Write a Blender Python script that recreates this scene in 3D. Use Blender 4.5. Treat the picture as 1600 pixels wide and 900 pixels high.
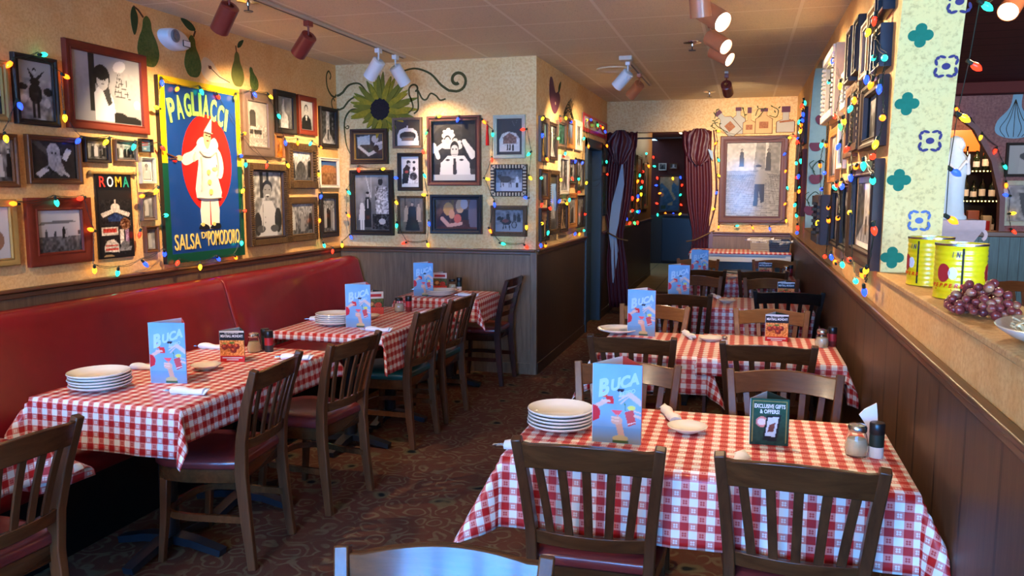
import bpy, bmesh, math, random
import numpy as np
from mathutils import Vector, Matrix, Euler
random.seed(7)
PI = math.pi
for o in list(bpy.data.objects): bpy.data.objects.remove(o)
sc = bpy.context.scene
C = sc.collection
# ------------------------------------------------------------------ camera, exposure, world, daylight
cam = bpy.data.objects.new('camera', bpy.data.cameras.new('camera')); C.objects.link(cam)
cam.data.sensor_width = 36.0; cam.data.lens = 36.0 * 1250 / 1600; cam.data.clip_start = 0.05
cam.location = (0, 0, 1.6)
_d = Vector((363/1250, 150/1250, 1.0)).normalized()
_u = Vector((0, 1, -_d.y/_d.z)).normalized()
_x = _d.cross(_u); _x = -_x if _x.x < 0 else _x
# rows of R are the world axes in camera space (x right, y up, z forward)
Rm = Matrix((_x, _d, _u))
cam.matrix_world = Matrix.Translation((0, 0, 1.6)) @ Matrix(((Rm[0][0], Rm[0][1], -Rm[0][2]), (Rm[1][0], Rm[1][1], -Rm[1][2]), (Rm[2][0], Rm[2][1], -Rm[2][2]))).to_4x4()
sc.camera = cam
sc.view_settings.view_transform = 'Standard'; sc.view_settings.look = 'None'
sc.view_settings.gamma = 1; sc.view_settings.use_curve_mapping = False
sc.view_settings.exposure = 1.22
wd = bpy.data.worlds.new('world'); sc.world = wd; wd.use_nodes = True
wd.node_tree.nodes['Background'].inputs[0].default_value = (0.30, 0.58, 1.0, 1)
wd.node_tree.nodes['Background'].inputs[1].default_value = 1.6
def area(name, loc, rot, sx, sy, power, col):
    l = bpy.data.lights.new(name, 'AREA'); l.shape = 'RECTANGLE'; l.size = sx; l.size_y = sy; l.energy = power; l.color = col
    o = bpy.data.objects.new(name, l); C.objects.link(o); o.location = loc; o.rotation_euler = rot; return o
area('window_daylight', (-1.5, -3.8, 1.85), (PI/2-.3, 0, 0), 3.9, 1.9, 560, (0.07, 0.36, 1.0))
area('window_daylight', (3.5, -3.8, 1.75), (PI/2-.15, 0, 0), 4.2, 1.9, 560, (0.42, 0.66, 1.0))

# added warm fill globes, unseen behind the camera, are built further down
# ------------------------------------------------------------------ mesh helpers
class MB:
    def __init__(s): s.v = []; s.f = []; s.m = []; s.uv = None
    def add(s, vs, fs, m=0):
        b = len(s.v); s.v += [tuple(v) for v in vs]; s.f += [tuple(b+i for i in f) for f in fs]; s.m += [m]*len(fs); return s
    def box(s, x0, x1, y0, y1, z0, z1, m=0):
        return s.add([(x0,y0,z0),(x1,y0,z0),(x1,y1,z0),(x0,y1,z0),(x0,y0,z1),(x1,y0,z1),(x1,y1,z1),(x0,y1,z1)],
                     [(0,3,2,1),(4,5,6,7),(0,1,5,4),(1,2,6,5),(2,3,7,6),(3,0,4,7)], m)
    def loft(s, rings, m=0, cap=True, closed=False):
        n = len(rings[0]); b = len(s.v)
        for r in rings: s.v += [tuple(p) for p in r]
        k = len(rings)
        for i in range(k if closed else k-1):
            j = (i+1) % k
            for a in range(n):
                c = (a+1) % n
                s.f.append((b+i*n+a, b+i*n+c, b+j*n+c, b+j*n+a)); s.m.append(m)
        if cap and not closed:
            s.f.append(tuple(b+a for a in reversed(range(n)))); s.m.append(m)
            s.f.append(tuple(b+(k-1)*n+a for a in range(n))); s.m.append(m)
        return s
    def lathe(s, prof, n=24, c=(0,0,0), m=0, cap=True, sx=1, sy=1):
        return s.loft([[(c[0]+sx*r*math.cos(2*PI*i/n), c[1]+sy*r*math.sin(2*PI*i/n), c[2]+z) for i in range(n)] for r, z in prof], m, cap)
    def sweep(s, path, w, h, m=0, up=(0,0,1), n=None, cap=True):
        """rectangular (n None) or round section; w,h float or list per point"""
        P = [Vector(p) for p in path]; k = len(P); R = []
        for i in range(k):
            t = (P[min(i+1,k-1)] - P[max(i-1,0)]).normalized(); U = Vector(up)
            sd = t.cross(U)
            if sd.length < 1e-4: sd = t.cross(Vector((1,0,0)))
            sd.normalize(); u2 = sd.cross(t).normalized()
            a = (w[i] if isinstance(w, (list,tuple)) else w)/2; b = (h[i] if isinstance(h, (list,tuple)) else h)/2
            if n is None: R.append([P[i]+sd*a*x+u2*b*y for x, y in ((-1,-1),(1,-1),(1,1),(-1,1))])
            else: R.append([P[i]+sd*a*math.cos(2*PI*q/n)+u2*b*math.sin(2*PI*q/n) for q in range(n)])
        return s.loft(R, m, cap)
    def ball(s, c, r, m=0, n=10, k=6, sz=1):
        return s.lathe([(max(r*math.sin(PI*i/k),1e-4), -r*sz*math.cos(PI*i/k)) for i in range(k+1)], n, c, m)
    def prism(s, pts, y0, y1, m=0):
        """polygon in x,z extruded along y"""
        return s.loft([[(x,y0,z) for x, z in pts], [(x,y1,z) for x, z in pts]], m)
    def build(s, name, mats, parent=None, loc=None, rz=None, bevel=0, ang=35):
        me = bpy.data.meshes.new(name); me.from_pydata(s.v, [], s.f)
        if not isinstance(mats, (list,tuple)): mats = [mats]
        for mt in mats: me.materials.append(mt)
        me.polygons.foreach_set('material_index', s.m); me.update()
        if s.uv:
            L = me.uv_layers.new(name='UVMap'); vi = np.zeros(len(me.loops), dtype=np.int32); me.loops.foreach_get('vertex_index', vi)
            L.data.foreach_set('uv', np.array(s.uv, dtype=np.float32)[vi].ravel())
        bm = bmesh.new(); bm.from_mesh(me); bmesh.ops.recalc_face_normals(bm, faces=bm.faces); bm.to_mesh(me); bm.free()
        me.polygons.foreach_set('use_smooth', [True]*len(me.polygons)); me.set_sharp_from_angle(angle=math.radians(ang))
        o = bpy.data.objects.new(name, me); C.objects.link(o)
        if parent: o.parent = parent
        if loc: o.location = loc
        if rz is not None: o.rotation_euler = (0,0,rz)
        if bevel:
            b = o.modifiers.new('bevel', 'BEVEL'); b.width = bevel; b.segments = 2; b.limit_method = 'ANGLE'; b.angle_limit = math.radians(40)
        return o
def tag(o, label=None, cat=None, group=None, kind=None):
    for k, v in (('label',label),('category',cat),('group',group),('kind',kind)):
        if v: o[k] = v
    return o
def thing(name, loc, rz, label, cat, group=None):
    o = bpy.data.objects.new(name, None); C.objects.link(o); o.empty_display_size = .1
    o.location = loc; o.rotation_euler = (0,0,rz); return tag(o, label, cat, group)
def copy_tree(o, parent=None):
    c = o.copy(); C.objects.link(c); c.parent = parent
    for ch in list(o.children): copy_tree(ch, c)
    return c
def dup(o, loc, rz, label, group=None):
    c = copy_tree(o); c.location = loc; c.rotation_euler = (0,0,rz); return tag(c, label, None, group)
def text_part(s, name, mat, parent, w, h, loc, rot=(PI/2,0,0), shear=0, bold=0, ext=.0004):
    cu = bpy.data.curves.new('t', 'FONT'); cu.body = s; cu.shear = shear; cu.offset = bold; cu.extrude = 0.002; cu.resolution_u = 3
    t = bpy.data.objects.new('t', cu); C.objects.link(t)
    dg = bpy.context.evaluated_depsgraph_get(); dg.update()
    me = bpy.data.meshes.new_from_object(t.evaluated_get(dg)); bpy.data.objects.remove(t)
    n = len(me.vertices); a = np.zeros(n*3); me.vertices.foreach_get('co', a); a = a.reshape(-1,3)
    mn = a.min(0); mx = a.max(0); c = (mn+mx)/2; a -= c; a[:,0] *= w/(mx[0]-mn[0]); a[:,1] *= h/(mx[1]-mn[1]); a[:,2] *= ext/0.002
    me.vertices.foreach_set('co', a.ravel()); me.materials.clear(); me.materials.append(mat); me.update()
    o = bpy.data.objects.new(name, me); C.objects.link(o); o.parent = parent; o.location = loc; o.rotation_euler = rot; return o

# ------------------------------------------------------------------ materials
class NT:
    def __init__(s, name):
        s.m = bpy.data.materials.new(name); s.m.use_nodes = True; s.t = s.m.node_tree; s.b = s.t.nodes['Principled BSDF']
    def n(s, t, **k):
        d = s.t.nodes.new('ShaderNode'+t)
        for a, v in k.items():
            if hasattr(d, a): setattr(d, a, v)
            else: s.set(d.inputs[a.replace('_',' ')], v)
        return d
    def set(s, inp, v):
        if isinstance(v, bpy.types.NodeSocket): s.t.links.new(v, inp)
        else: inp.default_value = v
    def M(s, op, a, b=None, c=None):
        d = s.t.nodes.new('ShaderNodeMath'); d.operation = op
        for i, v in enumerate((a,b,c)):
            if v is not None: s.set(d.inputs[i], v)
        return d.outputs[0]
    def co(s, kind='Object', scale=(1,1,1), rot=(0,0,0)):
        d = s.t.nodes.new('ShaderNodeTexCoord'); mp = s.t.nodes.new('ShaderNodeMapping')
        s.t.links.new(d.outputs[kind], mp.inputs[0]); mp.inputs['Scale'].default_value = scale; mp.inputs['Rotation'].default_value = rot
        return mp.outputs[0]
    def noise(s, v, sc_, det=4, rough=.5, dist=0):
        d = s.t.nodes.new('ShaderNodeTexNoise'); s.t.links.new(v, d.inputs['Vector'])
        d.inputs['Scale'].default_value = sc_; d.inputs['Detail'].default_value = det; d.inputs['Roughness'].default_value = rough; d.inputs['Distortion'].default_value = dist
        return d.outputs[0]
    def mix(s, f, a, b, mode='MIX'):
        d = s.t.nodes.new('ShaderNodeMix'); d.data_type = 'RGBA'; d.blend_type = mode
        s.set(d.inputs[0], f)
        for i, v in ((6,a),(7,b)):
            if isinstance(v, tuple): v = (v+(1,))[:4]
            s.set(d.inputs[i], v)
        return d.outputs[2]
    def ramp(s, f, stops):
        d = s.t.nodes.new('ShaderNodeValToRGB'); s.t.links.new(f, d.inputs[0]); e = d.color_ramp.elements
        while len(e) < len(stops): e.new(.5)
        for q, (p, c) in zip(e, stops):
            q.position = p; q.color = (c+(1,))[:4] if isinstance(c, tuple) else (c,c,c,1)
        return d.outputs[0]
    def bump(s, h, st=.3, dist=.01):
        d = s.t.nodes.new('ShaderNodeBump'); d.inputs['Strength'].default_value = st; d.inputs['Distance'].default_value = dist
        s.t.links.new(h, d.inputs['Height']); s.t.links.new(d.outputs[0], s.b.inputs['Normal'])
    def out(s, col, rough=.5, spec=.5, metal=0, coat=0):
        if isinstance(col, tuple): col = (col+(1,))[:4]
        s.set(s.b.inputs['Base Color'], col); s.set(s.b.inputs['Roughness'], rough); s.b.inputs['Specular IOR Level'].default_value = spec
        s.b.inputs['Metallic'].default_value = metal; s.b.inputs['Coat Weight'].default_value = coat; s.b.inputs['Coat Roughness'].default_value = .08
        return s.m
def lin(r, g, b): return tuple(((c/255+.055)/1.055)**2.4 if c/255 > .04 else c/255/12.92 for c in (r,g,b))
def plain(name, rgb, rough=.5, spec=.5, metal=0, coat=0, var=.12, vs=30):
    n = NT(name); c = lin(*rgb)
    if var:
        f = n.noise(n.co(), vs, 3)
        return n.out(n.mix(f, tuple(x*(1-var) for x in c), tuple(min(1,x*(1+var)) for x in c)), rough, spec, metal, coat)
    return n.out(c, rough, spec, metal, coat)
def glow(name, rgb, st, base=None):
    n = NT(name); c = lin(*rgb); n.out(base or c, .3)
    n.b.inputs['Emission Color'].default_value = c+(1,); n.b.inputs['Emission Strength'].default_value = st; return n.m
def stucco(name, a, b, c, s1=5, s2=60, lo=.42, hi=.62):
    n = NT(name); v = n.co()
    f1 = n.ramp(n.noise(v, s1, 6, .65, .4), [(.35,0.),(.68,1.)]); f2 = n.ramp(n.noise(v, s2, 5, .7), [(lo,0.),(hi,1.)])
    col = n.mix(f1, lin(*a), lin(*b)); col = n.mix(n.M('MULTIPLY', f2, .55), col, lin(*c))
    n.bump(n.noise(v, s2*1.2, 4), .25, .004); return n.out(col, .75, .25)
def wood(name, a, b, rough=.35, axis='z', spec=.5, sc_=1, coat=0):
    n = NT(name); s = {'z':(14,14,1.2),'x':(1.2,14,14),'y':(14,1.2,14)}[axis]; v = n.co('Object', tuple(k*sc_ for k in s))
    f = n.ramp(n.noise(v, 3, 6, .6, .6), [(.3,0.),(.7,1.)]); g = n.noise(n.co(), 5, 2)
    col = n.mix(f, lin(*a), lin(*b)); col = n.mix(n.M('MULTIPLY', g, .4), col, lin(*[k*.55 for k in a]))
    n.bump(f, .12, .002); return n.out(col, rough, spec, 0, coat)
def panel(name, a, b, groove=True, pitch=.1, axis=0):
    n = NT(name); v = n.co('Object', (9,9,.7)); f = n.ramp(n.noise(v, 4, 6, .65, .5), [(.3,0.),(.72,1.)])
    fine = n.ramp(n.noise(n.co('Object', (60,60,1.5)), 4, 3, .6), [(.35,0.),(.65,1.)])
    col = n.mix(f, lin(*a), lin(*b)); col = n.mix(n.M('MULTIPLY', fine, .35), col, lin(*[k*.55 for k in a]))
    if groove:
        t = n.n('TexCoord'); s = n.n('SeparateXYZ'); n.t.links.new(t.outputs['Object'], s.inputs[0])
        q = n.M('ABSOLUTE', n.M('SUBTRACT', n.M('FRACT', n.M('DIVIDE', s.outputs[axis], pitch)), .5))
        g = n.M('LESS_THAN', q, .03 if pitch > .09 else .06)
        col = n.mix(n.M('MULTIPLY', g, .75), col, (0.008,0.006,0.005)); n.bump(n.M('SUBTRACT', 1.0, g), .5, .004)
    return n.out(col, .42, .4)
M = {}
M['stucco'] = stucco('stucco_orange', (226,174,106), (236,196,130), (204,146,84))
M['stucco2'] = stucco('stucco_cream', (226,190,130), (230,204,150), (206,152,92), 3, 45, .46, .58)
M['stucco3'] = stucco('stucco_pillar', (228,208,138), (234,206,132), (180,142,84), 4, 50, .50, .66)
M['dado'] = panel('dado_panel', (92,70,50), (122,98,74), False)
M['dado_x'] = panel('dado_panel_grey', (104,82,58), (138,112,82), False)
M['dado_r'] = panel('dado_panel_brown', (72,50,34), (96,68,46), True, .3, 1)
M['dado_s'] = panel('dado_beadboard', (66,52,40), (86,68,52), True, .05, 1)
M['rail'] = wood('rail_wood', (92,58,34), (124,82,50), .35, 'y')
M['railx'] = wood('rail_wood_x', (92,58,34), (124,82,50), .35, 'x')
M['ledge'] = stucco('ledge_tan', (206,160,98), (214,176,120), (170,120,70), 8, 70)
M['red_wall'] = stucco('oxblood_wall', (70,34,30), (84,40,34), (56,26,24), 3, 40)
M['plum_wall'] = stucco('plum_wall', (132,96,98), (148,112,112), (84,58,62), 4, 40)
M['teal_panel'] = panel('teal_panel', (70,98,104), (86,116,120), True, .1, 0)
M['dark_panel'] = plain('dark_panel', (44,44,46), .5)
M['blue_paint'] = plain('slate_blue_paint', (44,66,84), .45, var=.08, vs=4)
M['red_ceiling'] = plain('dark_red_ceiling', (92,44,44), .6)
M['white_pnt'] = plain('white_paint', (214,218,220), .45, var=.05)
M['chrome'] = plain('chrome', (200,200,200), .2, metal=1, var=0)
M['iron'] = plain('black_iron', (30,36,44), .35, .6, var=.2)
M['black'] = plain('black_plastic', (22,22,24), .3, var=0)
M['white_cer'] = plain('white_ceramic', (232,226,214), .12, .6, var=.03, coat=.4)
M['napkin'] = plain('white_napkin', (232,232,234), .8, .2, var=.05, vs=60)
M['white_pap'] = plain('white_paper', (226,230,234), .5, var=.03)
M['red_pap'] = plain('red_paper', (196,52,40), .4, var=.05)
M['green_cord'] = plain('dark_green_cord', (28,44,34), .5, var=0)
M['lamp_red'] = plain('oxblood_enamel', (124,46,38), .3, var=.08, coat=.3)
M['lamp_white'] = plain('white_enamel', (214,220,222), .3, var=.03, coat=.3)
M['lamp_copper'] = plain('copper_enamel', (186,112,74), .35, .5, var=.06, coat=.2)
M['track'] = plain('track_white', (196,186,168), .4, var=.03)
M['lamp_on'] = glow('lit_lamp_face', (255,240,205), 7.0)
M['lamp_in'] = glow('lamp_inside', (255,214,140), 3.0)
M['glass'] = NT('clear_glass').out((1,1,1), .03); g = bpy.data.materials['clear_glass'].node_tree.nodes['Principled BSDF']; g.inputs['Transmission Weight'].default_value = 1; g.inputs['IOR'].default_value = 1.3
M['parmesan'] = plain('parmesan', (236,222,180), .9, .1, var=.1, vs=200)
M['chili'] = plain('chili_flakes', (120,30,22), .8, var=.5, vs=300)
M['label_red'] = plain('red_label', (170,34,40), .4, var=0); M['label_grn'] = plain('dark_green_label', (24,44,36), .4, var=0)
M['salt'] = plain('white_salt', (226,226,222), .8, var=.03)
for k, a, b in (('chair_dark',(70,38,20),(96,58,32)), ('chair_mid',(86,48,26),(112,68,38)), ('chair_oak',(134,82,40),(164,106,56)), ('chair_blk',(26,18,15),(40,28,22)), ('chair_mah',(54,26,18),(76,38,26))):
    M[k] = wood(k, a, b, .36, 'z', .4, 1, .1); M[k+'_x'] = wood(k+'_x', a, b, .2, 'x', .4, 1, .15)
def vinyl(name, a, b):
    n = NT(name); v = n.co(); f = n.ramp(n.noise(v, 3, 5, .6), [(.3,0.),(.7,1.)]); n.bump(n.noise(v, 2.2, 3), .35, .03)
    return n.out(n.mix(f, lin(*a), lin(*b)), .28, .5, 0, .3)
M['vinyl_red'] = vinyl('vinyl_red', (118,10,20), (138,17,27)); M['vinyl_wine'] = vinyl('vinyl_wine', (120,46,44), (136,54,50)); M['vinyl_grn'] = vinyl('vinyl_green', (18,72,68), (24,84,78))
def m_cloth():
    n = NT('red_check_cloth'); t = n.n('TexCoord'); s = n.n('SeparateXYZ'); n.t.links.new(t.outputs['UV'], s.inputs[0])
    u = n.M('DIVIDE', s.outputs[0], .0255); v = n.M('DIVIDE', s.outputs[1], .0255)
    pu = n.M('MODULO', n.M('FLOOR', n.M('ADD', u, 200.0)), 2.0); pv = n.M('MODULO', n.M('FLOOR', n.M('ADD', v, 200.0)), 2.0)
    au = n.M('ABSOLUTE', n.M('SUBTRACT', n.M('FRACT', n.M('ADD', u, 200.0)), .5)); av = n.M('ABSOLUTE', n.M('SUBTRACT', n.M('FRACT', n.M('ADD', v, 200.0)), .5))
    d = n.M('SQRT', n.M('ADD', n.M('POWER', n.M('SUBTRACT', au, .14), 2.0), n.M('POWER', n.M('SUBTRACT', av, .14), 2.0)))
    petal = n.M('LESS_THAN', d, .125)
    red = lin(186,28,28); wh = lin(238,234,228); pink = lin(220,138,130)
    A = n.mix(n.M('MULTIPLY', petal, .75), pink, wh); B = n.mix(n.M('MULTIPLY', petal, .8), pink, red)
    r0 = n.mix(pu, red, A); r1 = n.mix(pu, B, wh)
    w = n.noise(n.co('UV', (1,1,1)), 900, 2)
    col = n.mix(pv, r0, r1); n.bump(w, .1, .001)
    return n.out(col, .45, .35, 0, .12)
M['cloth'] = m_cloth()
def m_carpet():
    n = NT('carpet_floral'); v = n.co()
    ds = n.n('TexNoise', Scale=5.0, Detail=2.0); n.t.links.new(v, ds.inputs['Vector'])
    vv = n.mix(.16, v, ds.outputs['Color'], 'ADD')
    vo = n.n('TexVoronoi', Scale=4.2); n.t.links.new(vv, vo.inputs['Vector'])
    v2 = n.n('TexVoronoi', Scale=8.0); n.t.links.new(vv, v2.inputs['Vector'])
    ring = n.M('SINE', n.M('MULTIPLY', v2.outputs['Distance'], 21.0)); ring = n.M('MULTIPLY', n.ramp(ring, [(.3,0.),(.8,1.)]), n.ramp(n.noise(v, 9, 3), [(.40,.15),(.52,1.)]))
    base = n.mix(n.noise(v, 14, 4, .7), lin(112,56,46), lin(98,76,58))
    col = n.mix(n.M('MULTIPLY', ring, .62), base, lin(134,122,94))
    fl = n.ramp(vo.outputs['Distance'], [(.10,1.),(.16,0.)]); rim = n.ramp(vo.outputs['Distance'], [(.2,1.),(.27,0.)])
    col = n.mix(n.M('MULTIPLY', rim, .75), col, lin(112,108,80)); col = n.mix(fl, col, lin(28,34,36))
    fz = n.noise(v, 260, 2); col = n.mix(n.M('MULTIPLY', fz, .5), col, (0.01,0.008,0.006)); n.bump(fz, .5, .004)
    return n.out(col, .95, .1)
M['carpet'] = m_carpet()
def m_tile(name, a, b, g, sx, sy, ox=0, oy=0, bump=.3):
    n = NT(name); t = n.n('TexCoord'); s = n.n('SeparateXYZ'); n.t.links.new(t.outputs['Object'], s.inputs[0])
    qx = n.M('ABSOLUTE', n.M('SUBTRACT', n.M('FRACT', n.M('DIVIDE', n.M('SUBTRACT', s.outputs[0], ox-50*sx), sx)), .5))
    qy = n.M('ABSOLUTE', n.M('SUBTRACT', n.M('FRACT', n.M('DIVIDE', n.M('SUBTRACT', s.outputs[1], oy-50*sy), sy)), .5))
    line = n.M('MAXIMUM', n.M('GREATER_THAN', qx, .5-.011/sx), n.M('GREATER_THAN', qy, .5-.011/sy))
    v = n.co(); col = n.mix(n.noise(v, 1.5, 3), lin(*a), lin(*b)); sp = n.ramp(n.noise(v, 160, 2), [(.3,0.),(.42,1.)])
    col = n.mix(sp, n.mix(.35, col, (0,0,0)), col); col = n.mix(n.M('MULTIPLY', line, .8), col, lin(*g))
    n.bump(n.M('ADD', n.M('MULTIPLY', sp, .3), line), bump, .004); return n.out(col, .8, .2)
M['ceil'] = m_tile('ceiling_tile', (222,208,172), (230,218,184), (244,236,210), .61, .61, .30, 4.86)
M['tilefloor'] = m_tile('floor_tile', (132,112,72), (146,124,80), (96,82,58), .45, .45, 0, 0)
M['redtile'] = m_tile('dark_red_ceiling_boards', (86,42,42), (98,48,48), (52,24,24), 4.0, .3, 0, 0)
M['darkfloor'] = plain('dark_floor', (60,46,40), .4)
BC = {'r':(255,40,20),'o':(255,110,20),'y':(255,190,30),'g':(60,220,90),'t':(30,220,170),'b':(30,60,255)}
for k, c in BC.items(): M['bulb_'+k] = glow('bulb_'+k, c, 2.2, lin(*[x*.8 for x in c]))
def flatm(name, rgb, rough=.6): return M.setdefault(name, plain(name, rgb, rough, .3, var=.15, vs=25))

# ------------------------------------------------------------------ room
def struct(mb, name, mats, parent=None, label=None, **k):
    o = mb.build(name, mats, parent, **k)
    if not parent: o['kind'] = 'structure'
    if label: o['label'] = label
    return o
RX = .58
struct(MB().box(-3.75, .8, -3.6, 13.0, -.1, 0), 'floor', M['carpet'])
struct(MB().box(-3.75, .8, 13.0, 18.5, -.1, 0), 'floor_corridor', M['tilefloor'])
struct(MB().box(.8, 6.2, -3.6, 12.0, -.1, 0), 'floor_bar', M['darkfloor'])
struct(MB().box(-3.75, .8, -3.6, 10.35, 2.74, 2.86), 'ceiling', M['ceil'])
struct(MB().box(-1.9, .8, 10.35, 18.5, 2.74, 2.86), 'ceiling_corridor', M['red_ceiling'])
struct(MB().box(.8, 6.2, -3.6, 12.0, 2.74, 2.86), 'ceiling_bar', M['redtile'])
def dado(wall, x0, x1, y0, y1, mat, side, rail, base='iron'):
    """panelling + chair rail + base board, side = which face looks into the room ('x+','x-','y-')"""
    ax = side[0]; sg = 1 if side[1] == '+' else -1; e = .012*sg
    if ax == 'x':
        a = x0; lo, hi = sorted((a, a+e)); MB().box(lo, hi, y0, y1, 0, 1.08).build('wainscot', mat, wall)
        lo, hi = sorted((a, a+.035*sg)); lo2, hi2 = sorted((a, a+.022*sg))
        MB().box(lo, hi, y0, y1, 1.085, 1.105).box(lo2, hi2, y0, y1, 1.055, 1.085).build('chair_rail', rail, wall, bevel=.006)
        lo, hi = sorted((a, a+.02*sg)); MB().box(lo, hi, y0, y1, 0, .1).build('baseboard', mat, wall, bevel=.004)
    else:
        MB().box(x0, x1, y0-.012, y0, 0, 1.08).build('wainscot', mat, wall)
        MB().box(x0, x1, y0-.035, y0, 1.085, 1.105).box(x0, x1, y0-.022, y0, 1.055, 1.085).build('chair_rail', rail, wall, bevel=.006)
        MB().box(x0, x1, y0-.02, y0, 0, .1).build('baseboard', mat, wall, bevel=.004)
wl = struct(MB().box(-3.75, -3.6, -3.6, 6.71, 0, 2.74), 'wall_left', M['stucco']); dado(wl, -3.6, 0, -3.5, 6.71, M['dado'], 'x+', M['rail'])
wb = struct(MB().box(-3.75, -1.72, 6.71, 6.86, 0, 2.74), 'wall_back', M['stucco2']); dado(wb, -3.6, -1.72, 6.71, 0, M['dado_x'], 'y-', M['railx'])
MB().box(-1.765, -1.705, 6.685, 6.72, 0, 1.08).build('corner_post', M['dado_x'], wb, bevel=.004)
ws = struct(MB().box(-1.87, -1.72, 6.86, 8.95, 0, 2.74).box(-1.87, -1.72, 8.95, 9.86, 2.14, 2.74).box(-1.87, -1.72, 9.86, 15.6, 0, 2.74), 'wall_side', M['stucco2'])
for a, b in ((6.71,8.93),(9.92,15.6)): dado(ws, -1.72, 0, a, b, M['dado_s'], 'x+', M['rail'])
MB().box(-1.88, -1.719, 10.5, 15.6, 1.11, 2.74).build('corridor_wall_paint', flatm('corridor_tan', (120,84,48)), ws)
# blue door in the side wall
dr = struct(MB().box(-1.86, -1.81, 8.99, 9.83, 0, 2.1), 'door_1', M['blue_paint'], bevel=.004)
for y in (9.05, 9.45):
    for z0, z1 in ((.15,.95),(1.1,1.95)): MB().box(-1.815, -1.8, y, y+.33, z0, z1).build('door_panel', M['blue_paint'], dr, bevel=.006)
h = MB(); h.lathe([(.012,0),(.012,.05),(.03,.06),(.03,.08),(.01,.095)], 14); hh = h.build('door_knob', M['chrome'], dr); hh.location = (-1.81, 9.08, 1.0); hh.rotation_euler = (0, PI/2, 0)
struct(MB().box(-1.87, -1.69, 8.9, 8.99, 0, 2.2).box(-1.87, -1.69, 9.83, 9.92, 0, 2.2).box(-1.87, -1.69, 8.9, 9.92, 2.1, 2.2), 'trim_1', M['blue_paint'], bevel=.004)
# far wall with the curtained opening
wf = struct(MB().box(-1.87, -.41, 10.35, 10.5, 2.35, 2.74).box(-.41, .8, 10.35, 10.5, 0, 2.74), 'wall_far', M['stucco2'])
dado(wf, -.37, .58, 10.35, 0, M['dado_x'], 'y-', M['railx'])
MB().box(-.41, -.36, 10.32, 10.35, 0, 1.105).build('corner_post', M['railx'], wf)
we = struct(MB().box(-3.2, .8, 18.3, 18.45, 0, 2.74), 'wall_end', M['red_wall']); MB().box(-3.2, .8, 18.25, 18.3, 0, 1.08).build('wainscot', M['dark_panel'], we)
MB().box(-1.75, -.6, 18.2, 18.25, .05, 1.02).build('wall_cabinet_panel', M['iron'], we, bevel=.01)
MB().box(-1.72, -.6, 18.17, 18.25, 1.08, 1.12).build('chair_rail', M['railx'], we)
struct(MB().box(-.1, .05, 10.5, 18.3, 0, 2.74), 'wall_corridor', M['red_wall'])
struct(MB().box(-3.2, -1.87, 15.6, 15.75, 0, 2.74).box(-3.35, -3.2, 15.6, 18.45, 0, 2.74), 'wall_passage', M['red_wall'])
# front wall with windows (behind the camera) : opening panes with frames
def window_wall(name, x0, x1, wx0, wx1, mat, num):
    o = struct(MB().box(x0, wx0, -3.6, -3.45, 0, 2.74).box(wx1, x1, -3.6, -3.45, 0, 2.74).box(wx0, wx1, -3.6, -3.45, 0, .75).box(wx0, wx1, -3.6, -3.45, 2.5, 2.74), name, mat)
    w = MB(); n = 4; dx = (wx1-wx0)/n
    for i in range(n+1): w.box(wx0+i*dx-.13, wx0+i*dx+.13, -3.56, -3.48, .75, 2.5)
    for z in (.78, 1.9, 2.47): w.box(wx0, wx1, -3.56, -3.48, z-.03, z+.03)
    w = w.build('window_%d' % num, M['blue_paint']); w['kind'] = 'structure'
window_wall('wall_front', -3.75, .8, -3.4, .4, M['stucco'], 1)
window_wall('wall_front_bar', .8, 6.2, 1.4, 5.6, M['plum_wall'], 2)
# right wall : solid dado, deep ledge, arched openings in the upper part
def zy(z): t = max(0, z-1.25); return 3.76-.02*t-.16*(t/1.1)**2
W = MB()
z1 = [1.25+.1*i for i in range(12)]
side = [(zy(z), z) for z in z1]; cr = [(3.40,2.47),(3.2,2.56),(2.9,2.63),(2.4,2.68),(1.8,2.68),(1.3,2.63),(1.0,2.5),(.8,2.3),(.7,1.9),(.68,1.25)]
arch1 = side+cr
def strip(arch, y_hi=None):   # wall piece above/around an opening, from outline to ceiling
    for (ya, za), (yb, zb) in zip(arch[:-1], arch[1:]):
        if abs(ya-yb) < 1e-6: continue
        W.loft([[(RX,ya,za),(RX,yb,zb),(RX,yb,2.74),(RX,ya,2.74)], [(.80,ya,za),(.80,yb,zb),(.80,yb,2.74),(.80,ya,2.74)]])
W.box(RX, .80, -3.45, 10.35, 0, 1.25)
strip(arch1)
W.box(RX, .80, -3.45, .68, 1.25, 2.74)
# solid wall between the openings, and the second opening (pointed)
W.box(RX, .80, 3.76, 6.55, 1.25, 2.74)
side2 = [(8.28,1.25),(8.28,1.6),(8.24,2.0),(8.15,2.35),(8.0,2.6),(7.8,2.70),(7.3,2.70),(6.9,2.62),(6.65,2.4),(6.55,2.0),(6.549,1.25)]
strip(side2); W.box(RX, .80, 8.28, 10.35, 1.25, 2.74)
wr = struct(W, 'wall_right', M['stucco'])
dado(wr, RX, 0, -3.45, 10.35, M['dado_r'], 'x-', M['rail'])
MB().box(.565, .83, .66, 3.77, 1.235, 1.255).build('ledge', M['ledge'], wr, bevel=.004)
MB().box(.57, .83, 6.54, 8.3, 1.235, 1.255).build('ledge', M['ledge'], wr, bevel=.004)
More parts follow.
